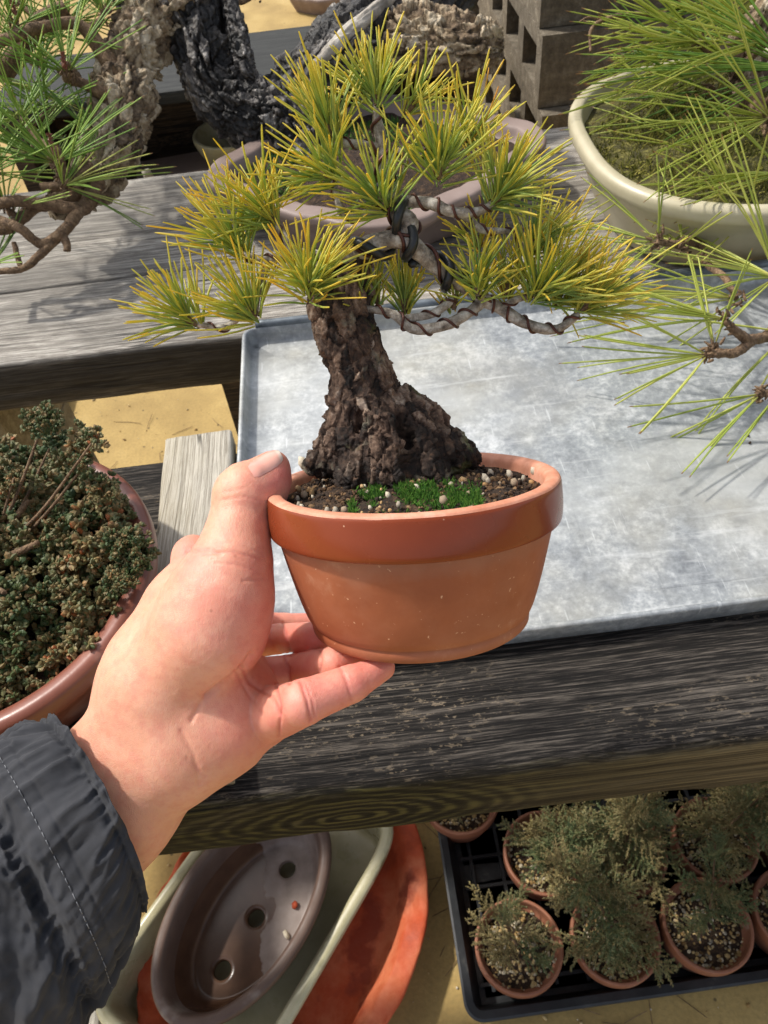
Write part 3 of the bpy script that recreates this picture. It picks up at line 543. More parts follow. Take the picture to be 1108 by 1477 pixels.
v, f = potmesh(outline('oval', .062, .062), rprof([(.026, 0), (.018, .016), (0, .055), (0, .066), (.007, .066), (.010, .055), (.025, .016), (.04, .016)], 2))
q = Yp(318, 235, 1.25); o = obj('bowl_pot', place(v, (q[0]+.02, 1.30, .690)), f, M['glaze_olive'], loc=(q[0], 1.26, .69)); tag(o, 'small cream bowl pot on the dark shelf', 'pot')
for px, py, w, d, h, rz, lab in ((272, 243, .085, .035, .020, .12, 'brown board lying on the dark shelf below the cream bowl'), (255, 200, .035, .03, .03, .3, 'small brown wood scrap behind the brown board on the shelf'), (262, 222, .04, .025, .014, -.1, 'small grey wood scrap beside the brown board on the shelf')):
    q = G(px, py, .70); v, f = box(-w, w, -d, d, 0, h); o = obj('wood_scrap', place(v, (q[0], q[1], .6905), rz), f, M['glaze_mauve'] if w > .08 else M['wood_dark'], None, False, loc=(q[0], q[1], .69)); tag(o, lab, 'wood')
q = Yp(207, 250, 1.06); v, f = tube([(0, 0, 0), (.004, 0, .03), (-.006, .005, .07), (-.012, .006, .10)], [.013, .017, .010, .006], 14, 8); v[:, 1] *= .5
o = obj('wooden_handle', place(v, (q[0], 1.12, .690)), f, M['wood_pale'], loc=(q[0], 1.12, .69)); tag(o, 'pale yellowish wooden tool handle standing on the shelf by the tan trunk', 'handle')
v, f = potmesh(outline('lobed', .17, .14), rprof([(.03, 0), (.02, .02), (.0, .06), (0, .075), (.015, .075), (.02, .06), (.03, .02), (.06, .02)], 2)); q = G(455, 18, .0)
o = obj('spare_pot', place(v, (q[0]+.06, q[1]+.05, .001)), f, M['glaze_mauve'], loc=(q[0]+.06, q[1]+.05, 0)); tag(o, 'pale pinkish empty pot standing on the sunlit ground far behind the shelf', 'pot')
v, f = plank(-.18, .18, -.02, .02, 0, .03, nx=40, seed=31); ov = np.stack([-v[:, 1], v[:, 0], v[:, 2]], 1)
for dx, lab in ((0, 'weathered grey timber stick on the ground beside the stacked pots'), (.062, 'weathered grey timber stick wedged next to the red dish')):
    o = obj('timber_stick', place(ov, (-.505+dx, .10+dx*.4, .001), .05+dx), f, M['wood_pale'], loc=(-.505+dx, .10, 0)); tag(o, lab, 'timber')

# ------------------------------------------------------------------ stacked empty pots on the ground
ax = G(408, 1243, .04)-G(327, 1385, .04); RZ = math.atan2(ax[1], ax[0])-.07; cc = G(356, 1309, .13)
ol = outline('oval', .245, .200, 128); wob = 1+.05*fbm(np.column_stack([np.cos(np.linspace(0, 6.283, 128, False))*1.5, np.sin(np.linspace(0, 6.283, 128, False))*1.5, np.zeros(128)]), 3, 4)
ol = (ol[0]*wob[:, None], ol[1]); prof = rprof([(.05, 0), (.03, .01), (.008, .075), (0, .098), (.004, .106), (.028, .098), (.034, .086), (.055, .03), (.075, .022), (.12, .022)], 2)
v, f = potmesh(ol, prof); v[:, 2] *= .62; rim = np.clip((v[:, 2]-.043)/.02, 0, 1); v[:, 2] -= rim*.016*np.clip(fbm(v*np.array([28, 28, 0]), 3, 12)-.12, 0, 1)*3; v += rim[:, None]*.004*np.stack([fbm(v*40, 2, k) for k in (5, 6, 7)], 1)
o = obj('clay_dish', place(v, (-.214, .280, .001), RZ), f, M['clay_red'], loc=(-.215, .285, 0)); tag(o, 'large orange red clay dish with a chipped rim under the stacked pots', 'dish')
ol = outline('rect', .215, .128, 128, 7.0); prof = rprof([(.025, 0), (.018, .004), (.006, .075), (-.002, .084), (-.002, .094), (.004, .0975), (.014, .096), (.018, .088), (.026, .022), (.030, .017), (.034, .016)], 2)
v, f = potmesh(ol, prof); o = obj('rectangular_pot', place(v, (cc[0]+.003, cc[1]+.002, .0165), RZ), f, M['glaze_olive'], loc=(cc[0], cc[1], .03)); tag(o, 'cream glazed rectangular pot with rounded corners resting in the red dish', 'pot')
oval = empty('oval_pot', (cc[0], cc[1], .054), 'empty dark brown oval pot with three drainage holes on top of the stack', 'pot')
prof = rprof([(.03, .0), (.022, .004), (.010, .055), (.002, .078), (0, .090), (.004, .0955), (.014, .0955), (.0185, .088), (.024, .06)], 2)
ol = outline('oval', .161, .099, 128); p, nr = ol; m = 128; V = np.concatenate([np.column_stack([p-nr*oo, np.full(m, z)]) for oo, z in prof]); obj('rim_and_wall', place(V, (cc[0], cc[1], .054), RZ), gridfaces(len(prof), m), M['clay_brown'], oval)
# inner wall and floor with three holes: a floor grid with the hole cells pulled into short shafts
nx_, ny_ = 129, 81; gx, gy = np.meshgrid(np.linspace(-1, 1, nx_), np.linspace(-1, 1, ny_), indexing='ij')
sq = np.maximum(np.abs(gx), np.abs(gy)); ra = np.sqrt(gx**2+gy**2)+1e-9; ux, uy = gx/ra*sq, gy/ra*sq
bi = (np.arctan2(uy, ux) % (2*math.pi))/(2*math.pi)*128; bp = outline('oval', .161, .099, 128); bq = bp[0]-bp[1]*.0215; bq = np.vstack([bq, bq[:1]]); rl = np.hypot(ux, uy)
bth = np.unwrap(np.arctan2(bq[:, 1], bq[:, 0])); brd = np.hypot(bq[:, 0], bq[:, 1]); ang = np.arctan2(uy, ux) % (2*math.pi); br = np.interp(ang, bth, brd)
fx, fy = rl*br*np.cos(ang), rl*br*np.sin(ang); fz = .014+.048*np.clip((sq-.80)/.2, 0, 1)**2.2
holes = [(-.078, 0), (0, 0), (.078, 0)]; hid = np.zeros(fx.shape, bool)
for hx, hy in holes:
    d = np.hypot(fx-hx, fy-hy); ins = d < .0135; near = (d < .0165) & ~ins; ang = np.arctan2(fy-hy, fx-hx)
    fx = np.where(near, hx+.0138*np.cos(ang), fx); fy = np.where(near, hy+.0138*np.sin(ang), fy); hid |= ins
Fg = np.array([[i*ny_+j, (i+1)*ny_+j, (i+1)*ny_+j+1, i*ny_+j+1] for i in range(nx_-1) for j in range(ny_-1)])
Fg = Fg[~hid.ravel()[Fg].any(1)]; obj('floor', place(np.stack([fx.ravel(), fy.ravel(), fz.ravel()], 1), (cc[0], cc[1], .054), RZ), Fg, M['clay_inside'], oval)
for hx, hy in holes:
    t = np.linspace(0, 2*math.pi, 28, False); ring = np.column_stack([hx+.0139*np.cos(t), hy+.0139*np.sin(t)])
    out = np.column_stack([hx+.0200*np.cos(t), hy+.0200*np.sin(t)]); V = np.concatenate([np.column_stack([out, np.full(28, .0139)])]+[np.column_stack([ring*k+np.array([hx, hy])*(1-k), np.full(28, z)]) for k, z in ((.98, .0147), (.93, .0135), (.93, .002))]); obj('drainage_hole', place(V, (cc[0], cc[1], .054), RZ), gridfaces(4, 28)[:, ::-1], M['clay_inside'], oval)
for px, py, sz, lab in ((425, 1305, .006, 'tiny orange clay chip inside the brown oval pot'), (413, 1348, .008, 'small pale green pebble inside the brown oval pot')):
    q = G(px, py, .072); v, f, a = stones(1, np.array([[q[0], q[1], .0715]]), [sz]); o = obj('clay_chip' if sz < .007 else 'pebble', v, f, M['clay_red'] if sz < .007 else M['gravel'], attrs=a, loc=(q[0], q[1], .065)); tag(o, lab, 'chip' if sz < .007 else 'pebble')

# ------------------------------------------------------------------ nursery tray with juniper seedlings
NT0 = empty('nursery_tray', (.32, .32, 0), 'black plastic nursery tray on the ground filled with small clay pots', 'tray')
ol = rrect(.292, .195, .022); v, f = potmesh(ol, [(.022, 0), (.020, .002), (.009, .048), (.009, .052), (-.004, .054), (-.004, .060), (-.001, .0615), (.009, .0605), (.012, .052), (.022, .006), (.03, .005), (.12, .005), (.18, .005)])
obj('tray_shell', place(v, (.32, .335, .001), .02), f, M['black_plastic'], NT0, False)
for k in range(8): obj('rib', place(box(-.265, .265, -.0025, .0025, .006, .014, 0)[0], (.32, .335-.15+.043*k, .001), .02), box(-.265, .265, -.0025, .0025, .006, .014, 0)[1], M['black_plastic'], NT0, False)
for k in range(12): obj('rib', place(box(-.0025, .0025, -.165, .165, .006, .0142, 0)[0], (.32-.25+.0455*k, .335, .001), .02), box(-.0025, .0025, -.165, .165, .006, .0142, 0)[1], M['black_plastic'], NT0, False)
for k in range(30): obj('rim_notch', place(box(-.004, .004, -.0015, .0015, 0, .016, 0)[0], (.32-.26+.018*k, .335-.1905-.0015+.0004*k-.0052, .034), .02), box(-.004, .004, -.0015, .0015, 0, .016, 0)[1], M['black_plastic'], NT0, False)
pprof = rprof([(.018, 0), (.014, .002), (.004, .062), (.0005, .0665), (0, .088), (.001, .0905), (.0045, .0905), (.0055, .088), (.0075, .070), (.03, .068)], 1)
pv, pf = potmesh(outline('oval', .060, .060, 56), pprof); pme = mk_mesh('clay_pot', pv, pf, M['clay_small'])
def feather(seed, L=.055, n=26):
    """a juniper spray: a stem with alternating twigs set with short needle leaves"""
    r = np.random.default_rng(seed); parts = []; stem = crom([(0, 0, 0), (.004*r.normal(), .004*r.normal(), L*.5), (.008*r.normal(), .008*r.normal(), L)], 20)
    B, D, LL, RR = [], [], [], []
    for k in range(n):
        t = .12+.88*k/n; p = stem[int(t*19)]; a = k*2.4+r.random(); d = nrm(np.array([math.cos(a), math.sin(a), .75+.5*r.random()])); l = L*(.42*(1-t)+.13)*(.7+.6*r.random())
        for u in np.linspace(.1, 1, max(5, int(l/.0013))):
            q = p+d*l*u
            for w in range(3): B.append(q); D.append(nrm(d+.75*r.normal(size=3))); LL.append(.0026*(1.15-.5*u)*(.7+.6*r.random())); RR.append(.00062)
    B, D = np.array(B), np.array(D); v, f, a = needles(B, D, np.array(LL), np.array(RR), np.zeros_like(B), 1, 3); return v, f, a
fme = []
for s_ in range(6):
    v, f, a = feather(s_); a['rnd'] = np.clip(a['rnd']*.75+.25*(v[:, 2]/.055), 0, 1); fme.append(mk_mesh('juniper_spray', v, f, M['leaf_juniper'], False, a))
def along(d, roll=0.):
    d = Vector(tuple(d)).normalized(); return d.to_track_quat('Z', 'Y').to_matrix().to_4x4() @ Matrix.Rotation(roll, 4, 'Z')
pots = [(G(748, 1366, .095), .95, 'leaning thin pale'), (G(886, 1352, .095), 1.35, 'bushy grey green'), (G(1018, 1335, .095), 1.0, 'sparse brownish'), (G(1150, 1318, .095), 1.0, 'a'), (G(785, 1232, .095), 1.15, ''), (G(900, 1230, .095), 1.25, ''), (G(1030, 1212, .095), 1.2, ''), (G(1150, 1190, .095), 1.1, ''), (G(664, 1150, .095), .9, '')]
plab = ['at the front corner of the black tray', 'beside the corner pot, holding the bushiest seedling', 'third along the front row from the tray corner', 'fourth along the front row from the tray corner', 'directly behind the corner pot', 'directly behind the bushiest seedling', 'second row, behind the third front pot', 'second row, behind the fourth front pot', 'in the back row under the bench plank']
jlab = ['thin leaning juniper seedling in the pot at the black tray corner', 'bushiest grey green juniper seedling, in the second front pot', 'sparse brownish juniper seedling in the third front pot', 'juniper seedling in the fourth front pot of the tray', 'juniper seedling in the pot right behind the corner pot', 'tall juniper seedling growing behind the bushiest seedling', 'juniper seedling in the second row behind the third front pot', 'juniper seedling in the second row behind the fourth front pot', 'short juniper seedling in the back row under the bench plank']
dirs = [(-.25, .30, 1), (-.30, .28, 1), (.05, .45, 1), (.1, .1, 1), (.2, -.1, 1), (-.05, .1, 1), (.25, .1, 1), (.2, .1, 1), (.0, .2, 1)]
hts = [.10, .17, .13, .12, .13, .16, .16, .15, .08]
r_ = np.random.default_rng(5)
for i, (c, s_, _) in enumerate(pots):
    x, y = c[0], c[1]; pot = empty('clay_pot', (x, y, .016), 'small clay pot ' + plab[i], 'pot', 'small clay pots in the black tray')
    inst('pot_wall', pme, Matrix.Translation((x, y, .016)) @ Matrix.Rotation(i*1.3, 4, 'Z'), pot)
    a = r_.random(380)*6.283; rr = .0525*np.sqrt(r_.random(380)); ps = np.column_stack([x+rr*np.cos(a), y+rr*np.sin(a), .016+.070+.003*r_.random(380)]); v, f, at = stones(380, ps, .0016+.0022*r_.random(380)); tag(obj('gravel', v, f, M['gravel'], pot, False, at), kind='stuff')
    t = np.linspace(0, 6.283, 40, False); v = np.vstack([np.column_stack([x+.0535*np.cos(t), y+.0535*np.sin(t), np.full(40, .016+.070)]), [[x, y, .016+.073]]]); j = np.arange(40); obj('soil', v, np.stack([j, (j+1) % 40, np.full(40, 40)], 1), M['soil'], pot)
    js = empty('juniper_seedling', (x, y, .088), jlab[i], 'juniper', 'juniper seedlings in the black tray')
    d = nrm(np.array(dirs[i], float)); h = hts[i]; st = crom([(x, y, .086), (x+d[0]*h*.4, y+d[1]*h*.4, .088+h*.45), (x+d[0]*h*1.3, y+d[1]*h*1.3, .088+h)], 16)
    obj('stem', *tube(st, np.linspace(.0028, .0009, 16), 16, 6), M['twig'], js)
    n = int((13 if i < 4 else 20)*s_*s_)
    for k in range(n):
        t = .12+.88*(k+.5)/n; p = st[int(t*15)]; a = k*2.4+r_.random(); el = .35+.5*t+.2*r_.normal(); dd = np.array([math.cos(a)*math.cos(el), math.sin(a)*math.cos(el), math.sin(el)])
        sc = (.75+.55*r_.random())*s_*(1.2-.35*t); inst('spray', fme[int(r_.integers(6))], Matrix.Translation(tuple(p)) @ along(dd, r_.random()*6.28) @ Matrix.Scale(sc, 4), js)

# ------------------------------------------------------------------ dwarf conifer in a round pot at the left
LC = np.array([-.263, .302, ZB+.001]); lp = tag(obj('round_pot', place(potmesh(outline('oval', .114, .114, 96), rprof([(.032, 0), (.026, .003), (.006, .05), (-.001, .058), (-.001, .070), (.004, .0735), (.012, .072), (.016, .064), (.03, .05), (.06, .05)], 2))[0], LC), potmesh(outline('oval', .114, .114, 96), rprof([(.032, 0), (.026, .003), (.006, .05), (-.001, .058), (-.001, .070), (.004, .0735), (.012, .072), (.016, .064), (.03, .05), (.06, .05)], 2))[1], M['glaze_brown'], loc=LC), 'round reddish brown glazed pot on the front plank holding the dwarf conifer', 'pot')
t = np.linspace(0, 6.283, 48, False); v = np.vstack([np.column_stack([LC[0]+.097*np.cos(t), LC[1]+.097*np.sin(t), np.full(48, LC[2]+.058)]), [[LC[0], LC[1], LC[2]+.066]]]); j = np.arange(48); obj('soil', v, np.stack([j, (j+1) % 48, np.full(48, 48)], 1), M['soil'], lp)
def rosette(seed):
    """a knobbly branchlet: short twigs each ending in a knot of scale leaves"""
    r = np.random.default_rng(seed); pos = []; rot = []; base = np.column_stack([ICO1[0][:, 0]*.0017, ICO1[0][:, 1]*.0010, ICO1[0][:, 2]*.0026])
    for k in range(13):
        d = nrm(np.array([r.normal()*.75, r.normal()*.75, .4+r.random()])); l = .006+.010*r.random()
        for w in range(3): pos.append(d*l*(.3+.2*w)); rot.append(np.array(along(d, r.random()*6).to_3x3())*.8)
        for w in range(9):
            e = nrm(d*1.1+.75*r.normal(size=3)); pos.append(d*l+e*.0024); rot.append(np.array(along(e, r.random()*6).to_3x3())*(.7+.5*r.random()))
    v, f, a = scatter(base, ICO1[1], np.array(pos), np.array(rot)); return v, f, a
rme = [mk_mesh('conifer_sprig', v, f, M['leaf_hinoki'], False, a) for v, f, a in (rosette(s_+50) for s_ in range(7))]
dc = empty('dwarf_conifer', (LC[0], LC[1], LC[2]+.06), 'dwarf conifer mound of knobbly brownish green scale foliage in the round pot', 'conifer')
for k in range(9):
    a = k*.7; q = np.array([math.cos(a), math.sin(a)])*.055; obj('branch', *tube([(LC[0], LC[1], LC[2]+.058), (LC[0]+q[0]*.5, LC[1]+q[1]*.5, LC[2]+.085), (LC[0]+q[0], LC[1]+q[1], LC[2]+.10)], [.005, .0035, .0015], 12, 6), M['twig'], dc)
r_ = np.random.default_rng(8)
sprigs = []
for k in range(250):
    a = k*2.39996; rr = math.sqrt((k+.5)/250); lump = fbm(np.array([[math.cos(a)*rr*2.2, math.sin(a)*rr*2.2, 3.]]), 2, 6)[0]
    q = LC+np.array([rr*.104*math.cos(a)-.010, rr*.104*math.sin(a)+.002, .060+.020*(1-rr**2)+.032*lump+.004*r_.normal()]); d = np.array([math.cos(a)*rr*.9, math.sin(a)*rr*.9, .85])+.35*r_.normal(size=3); sprigs.append((q, d, .8+.6*r_.random()))
for px, py, n, hgt in ((62, 615, 4, .05), (72, 640, 5, .03), (132, 640, 3, .05), (120, 672, 5, .03), (20, 690, 6, .02), (150, 715, 4, .015), (190, 790, 6, .01), (200, 815, 6, .0), (180, 850, 6, .0)):
    for w in range(n): q = G(px+r_.normal()*9, py+r_.normal()*9, LC[2]+.085+hgt); sprigs.append((q, np.array([.15*r_.normal(), .15*r_.normal()+.2, 1]), .5+.35*r_.random()))
for px, py, hgt in ((62, 612, .05), (75, 640, .03), (132, 640, .06), (122, 672, .035), (20, 690, .03)):
    q = G(px, py, LC[2]+.085+hgt); obj('branch', *tube([LC+np.array([0, .02, .07]), (LC+q)/2+np.array([0, 0, .03]), q], [.0014, .0011, .0007], 14, 6), M['twig'], dc)
for q, d, s_ in sprigs: inst('sprig', rme[int(r_.integers(7))], Matrix.Translation(tuple(q)) @ along(d, r_.random()*6) @ Matrix.Scale(s_, 4), dc)

# ------------------------------------------------------------------ the held pot (tipped back a little in the hand)
D0 = .31; PXM = D0/FPX
HO = P(594, 690, D0); HA = camdir(94, .25); H1 = camdir(4); H2 = np.cross(HA, H1); HM = np.column_stack([H1, H2, HA]); RIM = .0595; PH = .060
def hp(v): return np.asarray(v, float) @ HM.T + HO                      # pot frame to world
def potpt(px, py, z):                                                   # pixel onto the pot's level z
    r = ray(px, py); t = ((HO+HA*z-CC) @ HA)/(r @ HA); return CC+r*t
pb = hp((0, 0, -PH)); hpot = empty('terracotta_pot', pb, 'round terracotta pot with a glossy rim band held up in the hand', 'pot')
ol = outline('oval', RIM, RIM, 128)
def rings(prof): p, nr = ol; return np.concatenate([np.column_stack([p-nr*o_, np.full(128, z)]) for o_, z in prof]), gridfaces(len(prof), 128)
BT = .0040
pr = [(.034, -PH+.002), (.021, -PH+.001), (.0180, -PH), (.0153, -PH), (.0143, -PH+.0010), (.0140, -PH+.0040), (.0145, -PH+.0050), (.0132, -PH+.0060)]+[(.0132+(BT-.0132)*(k/14)**.8, -PH+.006+(-.0185+PH-.006)*k/14) for k in range(1, 15)]+[(BT-.0004, -.0172)]
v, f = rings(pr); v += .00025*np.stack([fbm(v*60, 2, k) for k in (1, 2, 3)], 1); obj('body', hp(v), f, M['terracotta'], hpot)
v, f = rings(rprof([(.0062, -.0174), (.0018, -.0172), (.0004, -.0162), (.0000, -.0100), (.0005, -.0020), (.0010, -.0010)], 2)); v += .0002*np.stack([fbm(v*50, 2, k) for k in (4, 5, 6)], 1); obj('rim_band', hp(v), f, M['terra_glaze'], hpot)
v, f = rings(rprof([(.0010, -.0011), (.0016, -.0001), (.0035, .0004), (.0062, -.0002), (.0074, -.0018), (.0078, -.0060), (.009, -.014)], 2)); v += .0002*np.stack([fbm(v*70, 2, k) for k in (7, 8, 9)], 1); obj('rim_lip', hp(v), f, M['terra_rim'], hpot)
TBX, TBY = -.006, .018                                                   # trunk base in the pot frame
def soilz(x, y): return -.0058+.0075*np.exp(-((x-TBX)**2+(y-TBY)**2)/.030**2)
gr = np.linspace(0, 1, 26)**.8*.0515; ga = np.linspace(0, 2*math.pi, 72, False); V = []
for r_k in gr:
    x, y = r_k*np.cos(ga), r_k*np.sin(ga); V.append(np.column_stack([x, y, soilz(x, y)]))
V = np.concatenate(V); V[:, 2] += .0013*fbm(V*260, 3, 4)+.0010*fbm(V*np.array([90, 90, 0]), 2, 5); obj('soil', hp(V), gridfaces(26, 72), M['soil'], hpot)
def soil_pts(n, rmax=.0505):
    a = rng.random(n)*6.283; r = rmax*np.sqrt(rng.random(n)); x, y = r*np.cos(a), r*np.sin(a); return x, y
x, y = soil_pts(1500); v, f, a = stones(1500, hp(np.column_stack([x, y, soilz(x, y)+.0004])), .0005+.0011*rng.random(1500)**2); tag(obj('soil_crumbs', v, f, M['crumb'], hpot, False, a), kind='stuff')
pebs = [mk_mesh('pebble', *(lambda q: (q[0], q[1]))(stones(1, np.zeros((1, 3)), [1.0])), M['pebble'], True, {'rnd': np.full(len(ICO1[0]), r_k)}) for r_k in (.1, .3, .42, .5, .62, .72, .85, .92)]
x, y = soil_pts(90, .049); 
for k in range(90):
    if y[k] > .02 and abs(x[k]-TBX) < .03: continue
    p = hp((x[k], y[k], soilz(x[k], y[k])+.0007)); inst('pebble', pebs[k % 8], Matrix.Translation(tuple(p)) @ Matrix.Scale(.0009+.0013*rng.random()**1.8, 4), hpot)
for px, py, sz in ((472, 738, .0030), (484, 738, .0032), (497, 736, .0022), (513, 704, .0028), (437, 668, .0045), (447, 672, .0030), (700, 690, .0028), (668, 694, .0030), (755, 690, .0024), (742, 696, .0026), (770, 680, .0026), (640, 722, .0028), (575, 728, .0024), (560, 715, .0022), (430, 705, .0022), (735, 684, .0026)):
    p = potpt(px, py, -.003); inst('pebble', pebs[int(rng.integers(3, 8))], Matrix.Translation(tuple(p)) @ Matrix.Scale(sz*.8, 4), hpot)
mp = []
for k in range(5200):
    u = rng.random(); px = 503+190*u; mid = 728-18*math.sin(u*2.6)+4*math.sin(u*17); py = mid+rng.normal()*8.5
    if fbm(np.array([[px*.05, py*.07, 1.]]), 2, 3)[0] < -.22: continue
    q = (potpt(px, py, -.003)-HO) @ HM; mp.append(hp((q[0], q[1], soilz(q[0], q[1])-.0002)))
mp = np.array(mp); n = len(mp); v, f, a = needles(mp, HA+.55*rng.normal(size=(n, 3)), .0016+.0016*rng.random(n), np.full(n, .00025), np.zeros((n, 3)), 2, 3); a['rnd'] = np.clip(a['rnd']*.6+.4*a['t'], 0, 1); tag(obj('moss', v, f, M['moss'], hpot, False, a), kind='stuff')

# ------------------------------------------------------------------ the held bonsai
tb = hp((TBX, TBY, -.001)); TD0 = (tb-CC) @ CW
def T(px, py, off=0.0): return P(px, py, TD0-.27*(672-py)*PXM+off/1000)   # the tree's own leaning plane
tree = empty('bonsai_tree', tb, 'small five needle pine bonsai with a gnarled leaning trunk and golden green tufts', 'bonsai')
pts = np.array([T(400, 700), T(720, 380), T(400, 380), T(720, 700)]); lo, hi = pts.min(0)-.03, pts.max(0)+.03
S = SDF(lo, hi, .00058)
def tc(a, b, k=.006, sub=False): S.cone(T(*a[:3]), T(*b[:3]), a[3]*PXM, b[3]*PXM, k, sub)
for a, b in (((570, 692, 0, 78), (546, 622, 0, 55)), ((546, 622, 0, 55), (522, 560, 0, 42)), ((522, 560, 0, 42), (504, 495, 0, 39)), ((506, 495, 0, 41), (492, 445, 0, 40)), ((488, 445, 0, 42), (494, 405, 0, 33)), ((494, 405, 0, 33), (512, 375, 0, 24)),
             ((585, 612, -3, 34), (645, 660, -2, 32)), ((545, 585, 3, 30), (596, 612, 4, 25)), ((600, 612, 4, 20), (668, 646, 6, 16)), ((505, 590, -3, 34), (476, 665, -6, 22)), ((476, 650, -4, 20), (452, 672, -8, 12)), ((540, 620, -12, 26), (560, 690, -20, 24)), ((600, 640, -10, 30), (625, 690, -16, 24)), ((510, 640, -10, 24), (505, 690, -16, 20)),
             ((650, 645, 0, 22), (684, 664, 0, 11)), ((590, 572, 3, 14), (642, 602, 3, 6)), ((540, 525, 4, 15), (566, 568, 4, 12))): tc(a, b)
for a, b in (((530, 598, -17, 8), (560, 603, -19, 10)), ((560, 603, -19, 10), (575, 640, -21, 9)), ((575, 640, -21, 9), (570, 680, -22, 7))): tc(a, b, .0015)
for a, b in (((560, 545, -14, 9), (590, 640, -14, 12)), ((520, 600, -13, 8), (530, 680, -14, 12)), ((575, 500, -10, 7), (560, 560, -12, 6)), ((480, 470, -12, 5), (520, 560, -13, 5))): tc(a, b, .004, True)
V, F = S.mesh(); N = vnormals(V, F); L = (V-tb) @ HM; p = L/np.array([.0050, .0050, .0120]); p = p+.4*np.stack([fbm(p*1.5, 2, k) for k in (1, 2, 3)], 1)
d = flakes(p, L/.0050, .0015, 21)+.0020*fbm(L*110, 2, 6)
obj('trunk', V+N*d[:, None], F, M['bark_held'], tree, True, {'rnd': flakes.rnd})
def branch(pts, mat='branch_grey', name='branch', n=None, amp=.12, parent=tree, m=12, TT=T):
    w = [TT(q[0], q[1], q[2]) for q in pts]; r = [q[3]*PXM for q in pts]; L_ = sum(np.linalg.norm(w[i+1]-w[i]) for i in range(len(w)-1)); n = n or max(20, int(L_/.0012)); am = amp*np.mean(r)
    return obj(name, *tube(w, r, n, m, True, lambda q, s_, th: am*fbm(q/np.mean(r)*.9, 3, len(pts))+am*.8*np.clip(np.sin(s_/.0022+fbm(q*200, 2, 1)*2), -1, 1)*.5), M[mat], parent)
def wire(pts, rw, turns, mat='copper_wire', ph=0., TT=T, parent=tree):
    w = crom([np.append(TT(q[0], q[1], q[2]), q[3]*PXM) for q in pts], int(turns*14)+8); c = w[:, :3]; Tn, N_, B_ = frames(c); a = np.linspace(0, turns*2*math.pi, len(c))+ph
    h = c+(w[:, 3:4]+rw*.75)*(np.cos(a)[:, None]*N_+np.sin(a)[:, None]*B_); obj('wire', *tube(h, np.full(len(h), rw), len(h)*2, 7), M[mat], parent)
BR = [([(496, 395, 0, 24), (512, 368, -2, 17), (545, 350, -5, 14), (580, 345, -6, 13), (606, 364, -4, 13), (645, 397, 0, 11), (675, 416, 2, 10)], 5, .0011),
      ([(645, 397, 0, 10), (697, 432, 2, 9), (723, 445, 3, 9), (757, 466, 2, 8), (801, 475, 0, 7), (835, 453, 0, 5)], 8, .0008),
      ([(705, 427, 2, 8), (679, 449, 0, 8), (645, 468, -3, 8), (597, 475, -6, 7), (567, 453, -7, 6), (528, 445, -6, 5)], 8, .0008),
      ([(653, 432, 0, 6), (623, 453, -3, 6), (580, 460, -4, 5)], 3, .0007),
      ([(580, 347, -5, 13), (590, 322, -6, 14), (566, 302, -5, 13), (556, 262, -2, 11), (552, 215, 0, 9), (545, 180, 0, 7), (543, 152, -2, 5)], 5, .0010),
      ([(560, 290, -3, 8), (619, 293, -6, 8), (653, 306, -8, 7), (690, 305, -8, 6), (712, 292, -8, 5)], 8, .0008),
      ([(653, 306, -8, 5), (675, 315, -5, 5), (697, 332, -3, 5), (736, 336, -2, 4), (762, 368, 0, 4)], 5, .0007),
      ([(552, 215, 0, 7), (515, 208, -3, 6), (480, 205, -5, 5)], 3, .0007),
      ([(556, 230, 0, 7), (600, 215, 0, 7), (632, 250, -6, 5)], 5, .0007), ([(600, 215, 0, 5), (650, 222, 3, 4), (668, 205, 5, 3)], 3, .0006),
      ([(520, 370, -2, 11), (470, 372, -8, 9), (425, 365, -8, 8), (385, 375, -6, 6), (350, 368, -4, 5)], 4, .0008),
      ([(425, 365, -8, 6), (410, 340, -6, 5), (397, 322, -4, 4)], 2, .0006), ([(385, 375, -6, 5), (372, 420, -8, 5), (368, 455, -10, 4)], 2, .0006),
      ([(372, 420, -8, 4), (330, 470, -6, 5), (285, 468, -4, 4)], 3, .0006), ([(470, 372, -8, 7), (450, 400, -14, 5), (446, 424, -16, 4)], 2, .0006),
      ([(560, 300, -4, 8), (500, 312, -10, 6), (480, 262, -8, 4)], 3, .0006), ([(723, 445, 3, 5), (745, 432, 0, 5), (768, 428, -2, 4)], 2, .0006), ([(697, 432, 2, 5), (690, 422, -6, 4)], 1, .0006)]
for k, (b, tn, rw) in enumerate(BR): branch(b); wire(b, rw*.7, tn*.75, ph=k)
for pts, tn in (([(500, 390, -2, 21), (535, 357, -5, 15), (580, 345, -6, 14), (604, 362, -4, 14)], 2.2), ([(592, 325, -6, 15), (566, 303, -5, 14), (557, 265, -2, 12)], 1.6), ([(606, 364, -4, 13), (645, 397, 0, 12), (662, 408, 1, 11)], 1.6)): wire(pts, .0019, tn, 'black_wire', 1.)
